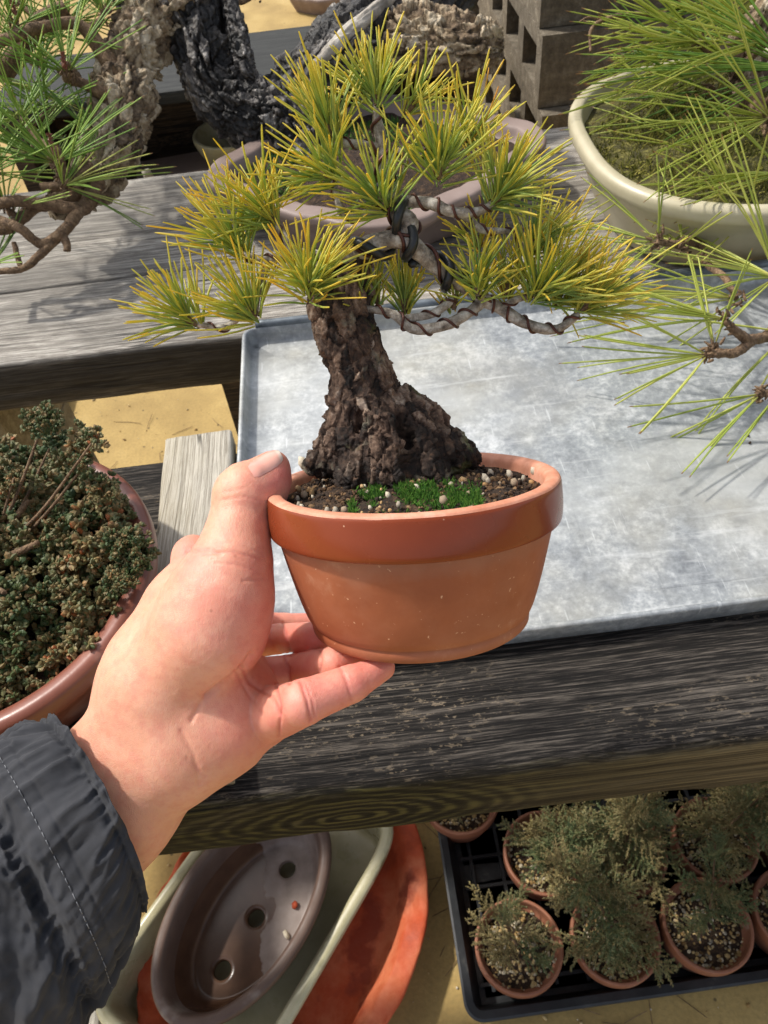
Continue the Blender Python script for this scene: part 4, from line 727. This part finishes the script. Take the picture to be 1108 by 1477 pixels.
# tufts: base pixel, depth offset mm, picture angle, part towards camera, length px, spread, needles
TU = [(543, 152, -3, 92, .15, 108, 62, 95), (480, 202, -6, 104, .2, 122, 46, 95), (556, 298, -12, 128, .35, 130, 66, 105), (632, 258, -10, 82, .3, 135, 64, 100), (672, 208, 6, 76, .1, 100, 46, 60), (585, 165, 6, 58, .1, 92, 40, 45),
      (712, 292, -10, 48, .25, 125, 56, 95), (397, 322, -4, 130, .2, 120, 62, 85), (350, 366, -3, 122, .15, 128, 58, 85), (283, 468, -5, 140, .2, 108, 50, 95), (368, 458, -12, 126, .3, 112, 54, 95),
      (446, 426, -20, 86, .5, 122, 84, 115), (482, 258, -8, 150, .3, 118, 58, 85), (585, 452, 4, 95, .05, 84, 40, 60), (545, 438, 2, 120, .1, 70, 50, 45), (690, 424, -8, 88, .3, 100, 72, 75), (770, 430, -6, 52, .3, 150, 62, 120), (838, 450, 0, 42, .15, 118, 50, 90),
      (690, 362, 8, 95, .05, 72, 60, 40), (762, 366, 4, 60, .1, 110, 58, 85), (655, 446, 0, 92, .1, 46, 55, 35), (800, 440, 6, 66, .1, 125, 56, 90), (528, 444, -4, 110, .2, 62, 60, 40), (732, 430, 2, 92, .1, 100, 45, 40)]
for px, py, off_, ang, zc, Lp, spr, n in TU:
    b = T(px, py, off_); axd = camdir(ang, zc); n = int(n*(.78+.3*rng.random())); dd = cone_dirs(axd, n, min(spr*(1.15+.3*rng.random()), 92), uni=.5+.12*rng.random()); L = .83*Lp*((b-CC) @ CW)/FPX*(.58+.42*rng.random(n)**.7); bas = b+dd*.0022+axd*(rng.random(n)[:, None]-.35)*.010
    cl = rng.integers(0, max(2, n//5), n); dd = nrm(dd*.75+.25*dd[np.minimum(cl*5, n-1)])
    v, f, a = needles(bas, dd, L, .00048*(.85+.3*rng.random(n)), .05*axd+.14*rng.normal(size=(n, 3))-np.array([0, 0, .03]), 4, 3); a['rnd'] = np.clip(a['rnd']*.78+.22*rng.random()**1.5, 0, 1)
    tu = obj('needle_tuft', v, f, M['needle_gold'], tree, True, a)
    nb = 5; v, f, a = needles(np.repeat(b[None], nb, 0), cone_dirs(axd, nb, 25), np.full(nb, .006), np.full(nb, .0011), np.zeros((nb, 3)), 2, 5); obj('bud', v, f, M['twig'], tree)

# ------------------------------------------------------------------ the hand and sleeve (built in the camera's metric frame, then turned to the world)
CB = np.column_stack([CR, CU, -CW])
def cl_(px, py, dz): d = D0+dz/1000; return np.array([(px-554)/FPX*d, -(py-738.5)/FPX*d, -d])
def c2w(v): return np.asarray(v) @ CB.T+CC
Bc = HO-HA*PH
def under(px, py, r, gap=0.):                                            # depth (mm from D0) at which a finger of r px just touches the pot's foot from below
    ry = ray(px, py); return (((Bc-HA*(r*PXM+gap)-CC) @ HA)/(ry @ HA)-D0)*1000
lo = np.minimum(cl_(-140, 1560, 70), cl_(620, 620, -70)); hi = np.maximum(cl_(-140, 1560, -70), cl_(620, 620, 70)); lo, hi = np.minimum(lo, hi), np.maximum(lo, hi); lo[2], hi[2] = -(D0+.075), -(D0-.055)
S = SDF(lo, hi, .0007)
def hc(a, b, k=.007, sub=False): S.cone(cl_(*a[:3]), cl_(*b[:3]), a[3]*PXM, b[3]*PXM, k, sub)
# forearm and wrist: two rounded bars side by side
hc((-60, 1430, 16, 62), (136, 1128, 6, 58), .02); hc((136, 1128, 6, 58), (222, 985, 3, 58), .02); hc((0, 1480, 16, 64), (174, 1165, 7, 68), .02); hc((174, 1165, 7, 68), (255, 1055, 5, 68), .02)
# back of the hand, index side, and the palm
hc((222, 985, 6, 62), (262, 872, 12, 48), .016); hc((262, 872, 14, 46), (282, 820, 24, 36), .010); hc((262, 1040, 6, 72), (330, 985, 16, 58), .016); hc((240, 960, 12, 72), (310, 900, 20, 58), .016); hc((300, 930, 26, 40), (300, 860, 28, 40), .012)
# ball of the thumb and the thumb
hc((240, 985, -6, 58), (303, 905, -12, 70), .014); hc((303, 905, -12, 71), (324, 850, -13, 60), .012); hc((324, 850, -13, 57), (339, 800, -12, 43), .012); hc((339, 800, -12, 42), (346, 755, -10, 37), .008); hc((346, 755, -10, 37), (350, 722, -8, 36), .006); hc((346, 714, -9, 34), (356, 708, -9, 38), .004)
hc((354, 710, -8, 39), (378, 700, -4, 37), .004); hc((378, 700, -4, 36), (389, 683, -3, 28), .004); hc((389, 683, -3, 27), (397, 669, -3, 17), .004); hc((386, 712, 1, 26), (394, 692, 1, 20), .004)
# heel of the hand on the little finger side
hc((262, 1085, -2, 66), (322, 1045, 2, 62), .014); hc((322, 1045, 2, 62), (352, 1020, 6, 54), .012)
lt, ld = under(552, 963, 20, .0003), under(507, 986, 27, .0003); 
FG = [((345, 1022, 8, 52), (380, 1034, 6, 42), (438, 1013, ld-7, 30), (507, 986, ld, 25), (552, 963, lt, 17)),
      ((325, 985, 22, 46), (368, 978, 24, 30), (432, 966, 29, 26), (482, 957, under(482, 957, 25)-2, 24), (518, 946, under(518, 946, 20), 18)),
      ((310, 945, 34, 42), (352, 926, 42, 28), (405, 921, 47, 25), (455, 918, under(455, 918, 23), 22), (505, 918, under(505, 918, 20), 18)),
      ((279, 802, 30, 34), (315, 858, 46, 34), (360, 905, 58, 28), (410, 905, 66, 25), (460, 900, 74, 19))]
for fi in FG:
    for a, b in zip(fi[:-1], fi[1:]): hc(a, b, .0010 if a[0] > 365 else .004)
V, F = S.mesh(); N = vnormals(V, F)
V2 = V.copy()
for _ in range(2):                                                       # relax the voxel steps
    acc = np.zeros_like(V2); cnt = np.zeros(len(V2))
    for k in range(4):
        np.add.at(acc, F[:, k], V2[F[:, (k+1) % 4]]); np.add.at(cnt, F[:, k], 1)
    V2 = V2*.5+.5*acc/cnt[:, None]
V = V2; N = vnormals(V, F); dep = -V[:, 2]; PX = 554+FPX*V[:, 0]/dep; PY = 738.5-FPX*V[:, 1]/dep; front = N[:, 2] > -.1
def crease(pl, w, dp):
    d = np.full(len(V), 1e9)
    for (x0, y0), (x1, y1) in zip(pl[:-1], pl[1:]):
        t = np.clip(((PX-x0)*(x1-x0)+(PY-y0)*(y1-y0))/max((x1-x0)**2+(y1-y0)**2, 1e-6), 0, 1); d = np.minimum(d, np.hypot(PX-x0-t*(x1-x0), PY-y0-t*(y1-y0)))
    return dp*.8*np.exp(-(d/(w*.75))**2)*front
g = np.zeros(len(V)); cg = np.zeros(len(V))
for pl, w, dp in (([(434, 984), (443, 1010), (448, 1040)], 3.2, .9), ([(440, 984), (451, 1012), (454, 1034)], 2.6, .5), ([(490, 962), (500, 982), (507, 1010)], 3, .5), ([(398, 986), (405, 1022), (402, 1062)], 3, .8), ([(410, 944), (417, 965), (418, 986)], 3, .9), ([(462, 938), (464, 952), (462, 968)], 3, .6), ([(408, 898), (414, 925), (420, 945)], 3, .7),
                  ([(348, 962), (362, 985), (392, 1005), (402, 1030)], 4, .9), ([(340, 968), (358, 1000), (378, 1030)], 3.5, .5), ([(365, 945), (345, 972), (318, 990), (296, 1005)], 6, 2.0), ([(318, 990), (290, 1015), (276, 1040)], 5, .8), ([(262, 1055), (280, 1090), (288, 1130)], 6, .6), ([(270, 1095), (296, 1120)], 4, .4),
                  ([(318, 722), (350, 716), (378, 722)], 2.6, .28), ([(322, 710), (352, 704)], 2.6, .2), ([(292, 800), (330, 796), (378, 806)], 3, .4), ([(300, 785), (335, 782), (380, 800)], 2.4, .16), ([(310, 812), (345, 815), (382, 828)], 2.4, .24), ([(350, 838), (383, 834)], 3, .4), ([(270, 795), (300, 792), (318, 800)], 3.5, .5), ([(150, 1060), (200, 1090), (240, 1150)], 12, .3)):
    q_ = crease(pl, w, dp*1e-3); g += q_; cg += q_*(w < 5)*(1 if min(p_[0] for p_ in pl) > 395 else .45)
V = V-N*g[:, None]+N*(.00012*fbm(V*900, 2, 3)+.0004*fbm(V*90, 2, 8))[:, None]
pink = np.clip(.15+cg*300+.7*np.clip((PX-330)/120, 0, 1)+.45*np.exp(-((PX-330)**2+(PY-870)**2)/85**2)+.5*np.exp(-((PX-395)**2+(PY-700)**2)/40**2)+.4*np.exp(-((PX-350)**2+(PY-1060)**2)/60**2)+.5*np.exp(-((PX-265)**2+(PY-795)**2)/30**2), 0, 1)
wrist = c2w(cl_(160, 1100, 0))
person = obj('person', c2w(V), F, M['skin'], None, True, {'pink': pink, 'crease': np.clip(cg*650, 0, .55)}, loc=wrist); tag(person, 'person holding up the small bonsai pot with bare hand, wearing a dark grey jacket sleeve', 'person')
# thumb nail: a small curved plate on the thumb's outer side
NW, NL = 15, 17; ax0, ax1 = np.array([362., 681.]), np.array([404., 656.]); adr = (ax1-ax0)/np.linalg.norm(ax1-ax0); apr = np.array([-adr[1], adr[0]])
sel = np.where((PX > 335) & (PX < 425) & (PY > 635) & (PY < 740) & (N[:, 2] > -.05))[0]; VV = []; AT = []
for i in range(NL):
    for j in range(NW):
        u, w = i/(NL-1), j/(NW-1)*2-1; wid = 12.5*math.sqrt(max(.02, 1-(abs(2*u-1))**4*.55)); q = ax0+(ax1-ax0)*u+apr*w*wid
        dd = np.hypot(PX[sel]-q[0], PY[sel]-q[1]); near = sel[np.argsort(dd)[:6]]; wt = 1/(np.hypot(PX[near]-q[0], PY[near]-q[1])+.4); wt /= wt.sum()
        pv_ = (V[near]*wt[:, None]).sum(0); nv_ = nrm((N[near]*wt[:, None]).sum(0)); VV.append(pv_+nv_*(.00015+.0008*(1-w*w)*min(1, u*5)*(1 if u < .97 else .8))); AT.append(u)
Vn = np.array(VV); obj('thumbnail', c2w(Vn), gridfaces(NL, NW, False), M['nail'], person, True, {'t': np.array(AT)})
# sleeve: rings from the cuff back along the forearm; a gathered elastic band, then loose cloth
RG = [(140, 1170, 2, 100, 148, 26), (128, 1184, 3, 106, 156, 24), (108, 1206, 5, 112, 172, 18), (84, 1232, 8, 118, 186, 14), (58, 1262, 10, 118, 196, 10), (38, 1284, 12, 116, 196, 10), (10, 1316, 14, 130, 224, 6), (-40, 1372, 20, 136, 252, 0), (-110, 1450, 30, 140, 262, 0), (-230, 1580, 45, 146, 262, 0), (-420, 1790, 60, 150, 270, 0)]
n, m = 190, 300; cr = crom([(q[0], q[1], q[2], q[3], q[4], q[5]) for q in RG], n); th = np.linspace(0, 2*math.pi, m, False); s_ = np.linspace(0, 1, n)
ringd = nrm(np.array([135., 268.])); V = np.zeros((n, m, 3)); SS = np.repeat(np.linspace(0, 10, n), m); TH = np.tile(th, n)
gat = np.exp(-((SS-2.2)/2.6)**2); el = np.exp(-((SS-5.0)/.55)**2); cf = np.exp(-(SS/.35)**2)
q1 = np.column_stack([np.cos(TH)*3.6, np.sin(TH)*3.6, SS*.16]); q2 = np.column_stack([np.cos(TH)*1.8, np.sin(TH)*1.8, SS*.55]); ridge = np.clip(1-np.abs(fbm(q1*1.5, 3, 3))*3.4, -1, 1); ridge = np.sign(ridge)*np.abs(ridge)**1.4; r3 = np.clip(1-np.abs(fbm(q2*1.5+4, 4, 9))*3.2, -1, 1)
pk_ = np.abs(np.sin(TH*31+3*fbm(q1*2, 2, 5))); warp = (.85*gat+.55*el)*ridge*14+(1-gat)*r3*19-el*(12+9*pk_)-np.exp(-((SS-.9)/.3)**2)*(3+5*pk_)+2.2*fbm(np.column_stack([np.cos(TH)*9, np.sin(TH)*9, SS*1.2]), 2, 4)-3*np.exp(-((SS-.75)/.12)**2)-2.5*np.exp(-((SS-2.9)/.10)**2)
edge = cf*5*fbm(np.column_stack([np.cos(TH)*5, np.sin(TH)*5, 0*TH]), 2, 6)
for i in range(n):
    cx, cy, cz, rd, rl, bul = cr[i]; w = warp[i*m:(i+1)*m]; e_ = edge[i*m:(i+1)*m]
    pxx = cx+ringd[0]*(rl+w)*np.cos(th)+ringd[1]*(bul*np.sin(th))*1.0; pyy = cy+ringd[1]*(rl+w)*np.cos(th)-ringd[0]*bul*np.sin(th)
    pxx = pxx+e_*.8; pyy = pyy-e_*.6
    dz = cz-(rd+w*.8)*PXM*1000*np.sin(th)
    d = D0+dz/1000; V[i] = np.stack([(pxx-554)/FPX*d, -(pyy-738.5)/FPX*d, -d], -1)
# cloth thickness: turn the cuff inwards
c0 = V[0].mean(0); inn = [c0+(V[0]-c0)*k+(V[8].mean(0)-c0)*t for k, t in ((.985, -.02), (.955, .0), (.95, .3), (.95, 1.2))]
VA = np.concatenate([np.array(inn[::-1]).reshape(-1, 3), V.reshape(-1, 3)]); FA = gridfaces(n+4, m)
sv = obj('jacket_sleeve', c2w(VA), FA, M['nylon'], person); tag(sv, label='dark grey nylon sleeve with gathered elastic cuff')
for row, name in ((66, 'seam_stitching'),):
    parts = []
    for j in range(0, m, 3):
        a_, b_ = V[row, j], V[row, (j+2) % m]; pts_ = [a_*.999, (a_+b_)/2*.9985, b_*.999]; parts.append(tube(pts_, [.00022]*3, 4, 4))
    v, f, _ = join(parts); tag(obj(name, c2w(v), f, M['thread'], person), kind='stuff')

# ------------------------------------------------------------------ old black pine in the mauve pot
MC = np.array([.038, .832, ZB+.001]); mo = outline('lobed', .172, .140, 160); prof = rprof([(.035, 0), (.03, .004), (.022, .03), (.004, .048), (0, .052), (0, .058), (.003, .0605), (.020, .0605), (.023, .058), (.028, .045), (.05, .04)], 2)
v, f = potmesh(mo, prof); mpot = tag(obj('lobed_pot', place(v, MC), f, M['glaze_mauve'], loc=MC), 'wide pale mauve lobed pot with a broad rim under the old pine', 'pot')
t = np.linspace(0, 6.283, 160, False); V = [np.column_stack([(mo[0]-mo[1]*.026)*k, np.full(160, .047+.012*(1-k))]) for k in np.linspace(1, .05, 16)]; V = np.concatenate(V); V[:, 2] += .004*fbm(V*60, 3, 2); obj('soil', place(V, MC), gridfaces(16, 160), M['soil'], mpot)
n = 4000; a = rng.random(n)*6.283; r = np.sqrt(rng.random(n)); x, y = .145*r*np.cos(a), .118*r*np.sin(a); kp = fbm(np.column_stack([x*16, y*16, 0*x]), 2, 3) > .08; b = np.column_stack([x, y, .047+.012*(1-r)])[kp]+MC; n = len(b)
v, f, at = needles(b, np.array([0, 0, 1.])+.6*rng.normal(size=(n, 3)), .004+.005*rng.random(n), np.full(n, .0008), np.zeros((n, 3)), 1, 3); tag(obj('moss', v, f, M['moss'], mpot, False, at), kind='stuff')
def W_(px, py, d): return P(px, py, d)
SK = {}
def limb(pts, plate, amp, mat, name='trunk', par=None, n=150, m=84, lump=0., seed=0, st=2.2):
    w = [P(q[0], q[1], q[2]) for q in pts]; r = [q[3]*q[2]/FPX for q in pts]; SK.setdefault(par, []).append(crom(w, 40)); n, m = int(n*1.5), int(m*1.4); v, f = tube(w, r, n, m, True, bark(plate, amp, st, lump, seed)); return obj(name, v, f, M[mat], par, True, {'rnd': np.append(flakes.rnd, [.5, .5])})
bp = empty('black_pine', P(400, 200, .93), 'old twisted black pine with thick flaky dark bark growing in the mauve pot', 'pine')
limb([(462, 228, .895, 44), (412, 180, .89, 48), (355, 162, .885, 44), (312, 128, .875, 40), (294, 85, .87, 42), (280, 35, .87, 54), (240, -10, .87, 62), (200, -60, .88, 66)], .011, .0062, 'bark_black', par=bp, n=220, m=120, seed=2, lump=.006)
limb([(395, 190, .895, 40), (428, 146, .895, 46), (462, 108, .895, 48), (515, 66, .895, 56), (580, 34, .90, 58), (630, 0, .90, 48), (675, -60, .90, 40)], .012, .0055, 'bark_black', par=bp, n=200, m=110, seed=6, lump=.006)
limb([(430, 118, .868, 4), (462, 88, .857, 8), (500, 50, .852, 11), (545, 12, .85, 11), (590, -30, .85, 9)], .012, .0016, 'deadwood', 'deadwood', bp, 80, 30, seed=4, st=6)
limb([(570, 45, .88, 40), (620, 58, .87, 42), (665, 66, .86, 40), (700, 68, .86, 34), (724, 66, .86, 20)], .009, .0060, 'bark_tan', 'limb_stub', bp, 110, 90, seed=8, lump=.007)
limb([(322, -20, .86, 14), (338, 30, .855, 14), (350, 72, .855, 13), (358, 104, .86, 12), (378, 122, .87, 9)], .007, .0028, 'bark_black', 'limb', bp, 90, 40, seed=5)
limb([(255, 5, .86, 50), (215, 40, .85, 44), (185, 90, .84, 42), (176, 150, .83, 42), (162, 205, .82, 40), (138, 255, .82, 34), (100, 285, .81, 24), (70, 300, .80, 16)], .010, .0062, 'bark_tan', 'limb', bp, 190, 100, seed=12, lump=.008)
n = 900; u = rng.random(n); b = np.array([P(318+70*t_+rng.normal()*5, 108+32*t_+rng.normal()*5, .835+.012*rng.random()) for t_ in u]); v, f, at = needles(b, -CW*.5+np.array([0, 0, 1.])+.5*rng.normal(size=(n, 3)), .002+.003*rng.random(n), np.full(n, .0007), np.zeros((n, 3)), 1, 3)
def twig(pts, par, mat='twig', name='branch'):
    w = [P(q[0], q[1], q[2]) for q in pts]; SK.setdefault(par, []).append(crom(w, 30)); r = [q[3]*q[2]/FPX for q in pts]; rm = np.mean(r); obj(name, *tube(w, r, max(24, len(pts)*14), 10, True, lambda q, s_, th: rm*.35*fbm(q/rm*.7, 3, len(pts))), M[mat], par)
for pts in ([(130, 260, .80, 18), (100, 285, .79, 11), (50, 300, .78, 9), (10, 330, .77, 8), (-40, 330, .77, 7)], [(140, 262, .80, 14), (120, 300, .78, 10), (70, 295, .77, 8), (20, 290, .76, 8), (-30, 300, .76, 6)], [(118, 300, .78, 9), (90, 335, .76, 8), (60, 352, .76, 7), (30, 330, .75, 7), (0, 318, .75, 7), (-40, 300, .75, 6)], [(90, 335, .76, 7), (60, 365, .76, 6), (30, 388, .76, 5), (-30, 392, .76, 4)], [(88, 335, .76, 7), (96, 350, .76, 6), (97, 362, .76, 5)], [(30, 385, .76, 4), (20, 350, .76, 4)],
            [(175, 120, .82, 16), (120, 40, .80, 9), (60, 40, .78, 8), (0, 60, .77, 8), (-40, 70, .77, 8)], [(110, 110, .80, 8), (98, 112, .77, 8), (96, 90, .76, 9)], [(172, 150, .81, 12), (130, 125, .79, 8), (100, 115, .78, 6)], [(0, 110, .80, 14), (30, 70, .80, 14), (60, 30, .80, 12), (95, 10, .80, 10)], [(90, 262, .77, 8), (85, 230, .76, 9), (78, 215, .76, 10)], [(130, 240, .79, 9), (95, 265, .77, 8), (60, 270, .77, 6)]): twig(pts, bp)
def ptuft(px, py, d, ang, zc, Lp, spr, n, mat, par, r=.0008, sag=.06, pair=True, core=True, uni=.6):
    b = P(px, py, d); axd = camdir(ang, zc); n2 = n//2 if pair else n; dd = cone_dirs(axd, n2, spr, uni=uni); L = Lp*d/FPX*(.75+.35*rng.random(n2)); bas = b+dd*.004; bend = .07*rng.normal(size=(n2, 3))-np.array([0, 0, sag])
    sk = np.concatenate(SK[par]); j_ = np.argmin(np.linalg.norm(sk-b, axis=1)+.6*np.clip(sk[:, 2]-b[2], 0, 1)); a0 = sk[j_]; ln_ = np.linalg.norm(a0-b)
    if ln_ > .008:                                                    # a twig that carries the tuft
        w = [a0, (a0+b)/2+np.array([0, 0, -.12*ln_]), b]; obj('branch', *tube(w, [.0042, .0034, .0024], max(16, int(ln_/.004)), 8, True, lambda q, s_, th: .0011*fbm(q*300, 3, 2)), M['twig'], par); SK[par].append(crom(w, 20))
    if pair:
        dd = np.vstack([dd, nrm(dd+.05*rng.normal(size=dd.shape))]); L = np.tile(L, 2)*(.97+.06*rng.random(2*n2)); bas = np.tile(bas, (2, 1)); bend = np.vstack([bend, bend+.03*rng.normal(size=bend.shape)])
    v, f, a = needles(bas, dd, L, np.full(len(dd), r), bend, 5, 3); a['rnd'] = np.clip(a['rnd']*.6+.4*rng.random(), 0, 1); obj('needle_tuft', v, f, M[mat], par, True, a)
    if core:
        k = 16; v, f, a = needles(b-axd*.003+.0035*rng.normal(size=(k, 3)), cone_dirs(axd, k, 70), .004+.005*rng.random(k), np.full(k, .0013), np.zeros((k, 3)), 2, 5); obj('bud', v, f, M['twig'], par)
for a in ((97, 105, .76, 100, .3, 130, 80, 44), (80, 235, .75, 110, .3, 165, 88, 52), (92, 268, .76, 20, .2, 140, 70, 30), (20, 40, .78, 80, .2, 130, 85, 44), (150, 20, .82, 100, .1, 120, 70, 40), (30, 170, .78, 120, .2, 130, 85, 44), (70, 160, .80, 95, .2, 110, 85, 34), (-10, 250, .76, 70, .2, 150, 80, 40), (40, 220, .79, 100, .1, 120, 80, 36), (100, 30, .84, 90, .1, 120, 80, 44), (180, -10, .86, 100, .0, 120, 75, 30), (-20, 110, .8, 60, .2, 150, 80, 40), (10, 300, .77, 80, .1, 100, 80, 24), (60, 90, .84, 90, .1, 140, 85, 40), (20, 0, .86, 90, .1, 130, 85, 44), (372, -12, .87, 60, 0, 70, 60, 20), (-10, 380, .78, 40, .2, 90, 70, 14), (130, 190, .80, 75, .3, 90, 80, 24)): ptuft(*a, 'needle_green', bp)
# purple winter buds
for px, py, d, L_ in ((78, 225, .748, 30), (95, 100, .752, 22), (22, 22, .77, 24)):
    b = P(px, py, d); k = 90; t_ = rng.random(k); q = b+camdir(100, .2)*(t_*L_*d/FPX)[:, None]; v, f, a = needles(q, cone_dirs(camdir(100, .2), k, 80), np.full(k, .0035), np.full(k, .0009), np.zeros((k, 3)), 1, 4); obj('bud', v, f, M['glaze_brown'], bp)

# ------------------------------------------------------------------ long needled pine in the cream pot
QC = np.array([.452, .758, ZB+.001]); qo = outline('rect', .212, .170, 120, 2.7); prof = rprof([(.035, 0), (.03, .004), (.012, .05), (.004, .062), (-.002, .068), (-.002, .078), (.003, .082), (.011, .081), (.014, .074), (.018, .06), (.05, .055)], 2)
v, f = potmesh(qo, prof); qpot = tag(obj('oval_cream_pot', place(v, QC), f, M['glaze_cream'], loc=QC), 'large cream glazed oval pot with a rounded rim under the long needled pine', 'pot')
V = [np.column_stack([(qo[0]-qo[1]*.0135)*k, np.full(120, .066+.018*(1-k))]) for k in np.linspace(1, .05, 18)]; V = np.concatenate(V); V[:, 2] += .007*fbm(V*45, 3, 2); obj('soil', place(V, QC), gridfaces(18, 120), M['soil_moss'], qpot)
n = 9000; a = rng.random(n)*6.283; r = np.sqrt(rng.random(n)); x, y = .193*r*np.cos(a), .144*r*np.sin(a); b = np.column_stack([x, y, .066+.018*(1-r)])+QC; v, f, at = needles(b, np.array([0, 0, 1.])+.7*rng.normal(size=(n, 3)), .003+.006*rng.random(n), np.full(n, .0008), np.zeros((n, 3)), 1, 3); tag(obj('moss', v, f, M['moss_olive'], qpot, False, at), kind='stuff')
rp = empty('long_needle_pine', QC+np.array([.02, 0, .07]), 'pine bonsai with long lime green needles sweeping over the cream pot and metal tray', 'pine')
limb([(1062, 275, .86, 40), (1052, 235, .85, 30), (1060, 190, .84, 27), (1080, 130, .82, 27), (1075, 70, .80, 24), (1110, 10, .78, 20), (1140, -60, .78, 16)], .008, .004, 'bark_tan', 'trunk', rp, 120, 60, seed=14, lump=.003)
for pts in ([(1080, 130, .80, 13), (1130, 260, .72, 11), (1150, 380, .66, 10), (1120, 470, .62, 9), (1085, 490, .60, 8), (1062, 478, .59, 7), (1045, 462, .585, 5)], [(1085, 492, .60, 7), (1062, 508, .59, 7), (1040, 510, .585, 6), (1020, 512, .58, 5)], [(1150, 380, .66, 9), (1150, 520, .60, 8), (1125, 560, .58, 7), (1098, 568, .575, 5)], [(1070, 240, .82, 11), (1040, 300, .76, 9), (1010, 345, .72, 8), (980, 352, .70, 6), (948, 348, .69, 4)], [(1040, 300, .76, 7), (1080, 330, .73, 6), (1110, 350, .72, 6)], [(1010, 345, .72, 6), (1020, 380, .69, 5), (1045, 400, .67, 5), (1062, 430, .65, 4)],
            [(1075, 70, .80, 12), (1040, 90, .78, 8), (1010, 60, .77, 5)], [(1080, 130, .80, 10), (1030, 190, .78, 7), (1000, 215, .77, 5)], [(1060, 190, .82, 8), (1090, 240, .78, 6), (1110, 290, .76, 5)], [(960, 20, .80, 4), (900, 22, .79, 3.5), (868, 30, .79, 3), (852, 45, .79, 2.5), (852, 75, .79, 1.6)], [(872, 30, .79, 2.5), (850, 25, .79, 1.5), (835, 32, .79, 1)]): twig(pts, rp)
for a in ((1098, 568, .575, 215, .1, 225, 42, 16, 'needle_lime'), (1020, 512, .58, 200, .15, 195, 48, 26, 'needle_lime'), (1030, 500, .59, 95, .1, 130, 30, 10, 'needle_lime'), (1045, 460, .585, 165, .1, 215, 24, 22, 'needle_lime'), (1062, 430, .65, 170, .1, 250, 22, 22, 'needle_lime'), (948, 348, .69, 165, .1, 150, 75, 26, 'needle_lime'), (985, 352, .70, 60, .3, 150, 85, 24, 'needle_lime'), (1075, 330, .73, 150, .3, 190, 70, 40, 'needle_lime'), (1062, 95, .78, 180, .2, 250, 32, 54, 'needle_lime'), (1108, 60, .76, 172, .2, 260, 36, 54, 'needle_lime'),
          (1010, 60, .77, 178, .2, 190, 30, 40, 'needle_lime'), (1110, 170, .74, 185, .3, 250, 40, 44, 'needle_lime'), (1000, 215, .77, 185, .3, 190, 60, 36, 'needle_lime'), (1100, 290, .75, 175, .3, 230, 55, 40, 'needle_lime'), (1120, 400, .66, 160, .2, 220, 60, 40, 'needle_lime'), (1060, 5, .84, 190, .1, 210, 40, 50, 'needle_green'), (1130, 250, .72, 200, .2, 240, 45, 36, 'needle_lime'), (1140, 480, .60, 200, .1, 210, 60, 16, 'needle_lime'), (1110, -20, .8, 200, .1, 250, 40, 50, 'needle_lime'), (1020, 130, .80, 200, .2, 170, 60, 30, 'needle_green'), (1150, 100, .74, 175, .1, 260, 45, 50, 'needle_green'), (1125, 565, .58, 250, .1, 180, 40, 8, 'needle_lime')): ptuft(*a[:7], int(a[7]*.6), a[8], rp, .0009, .06)
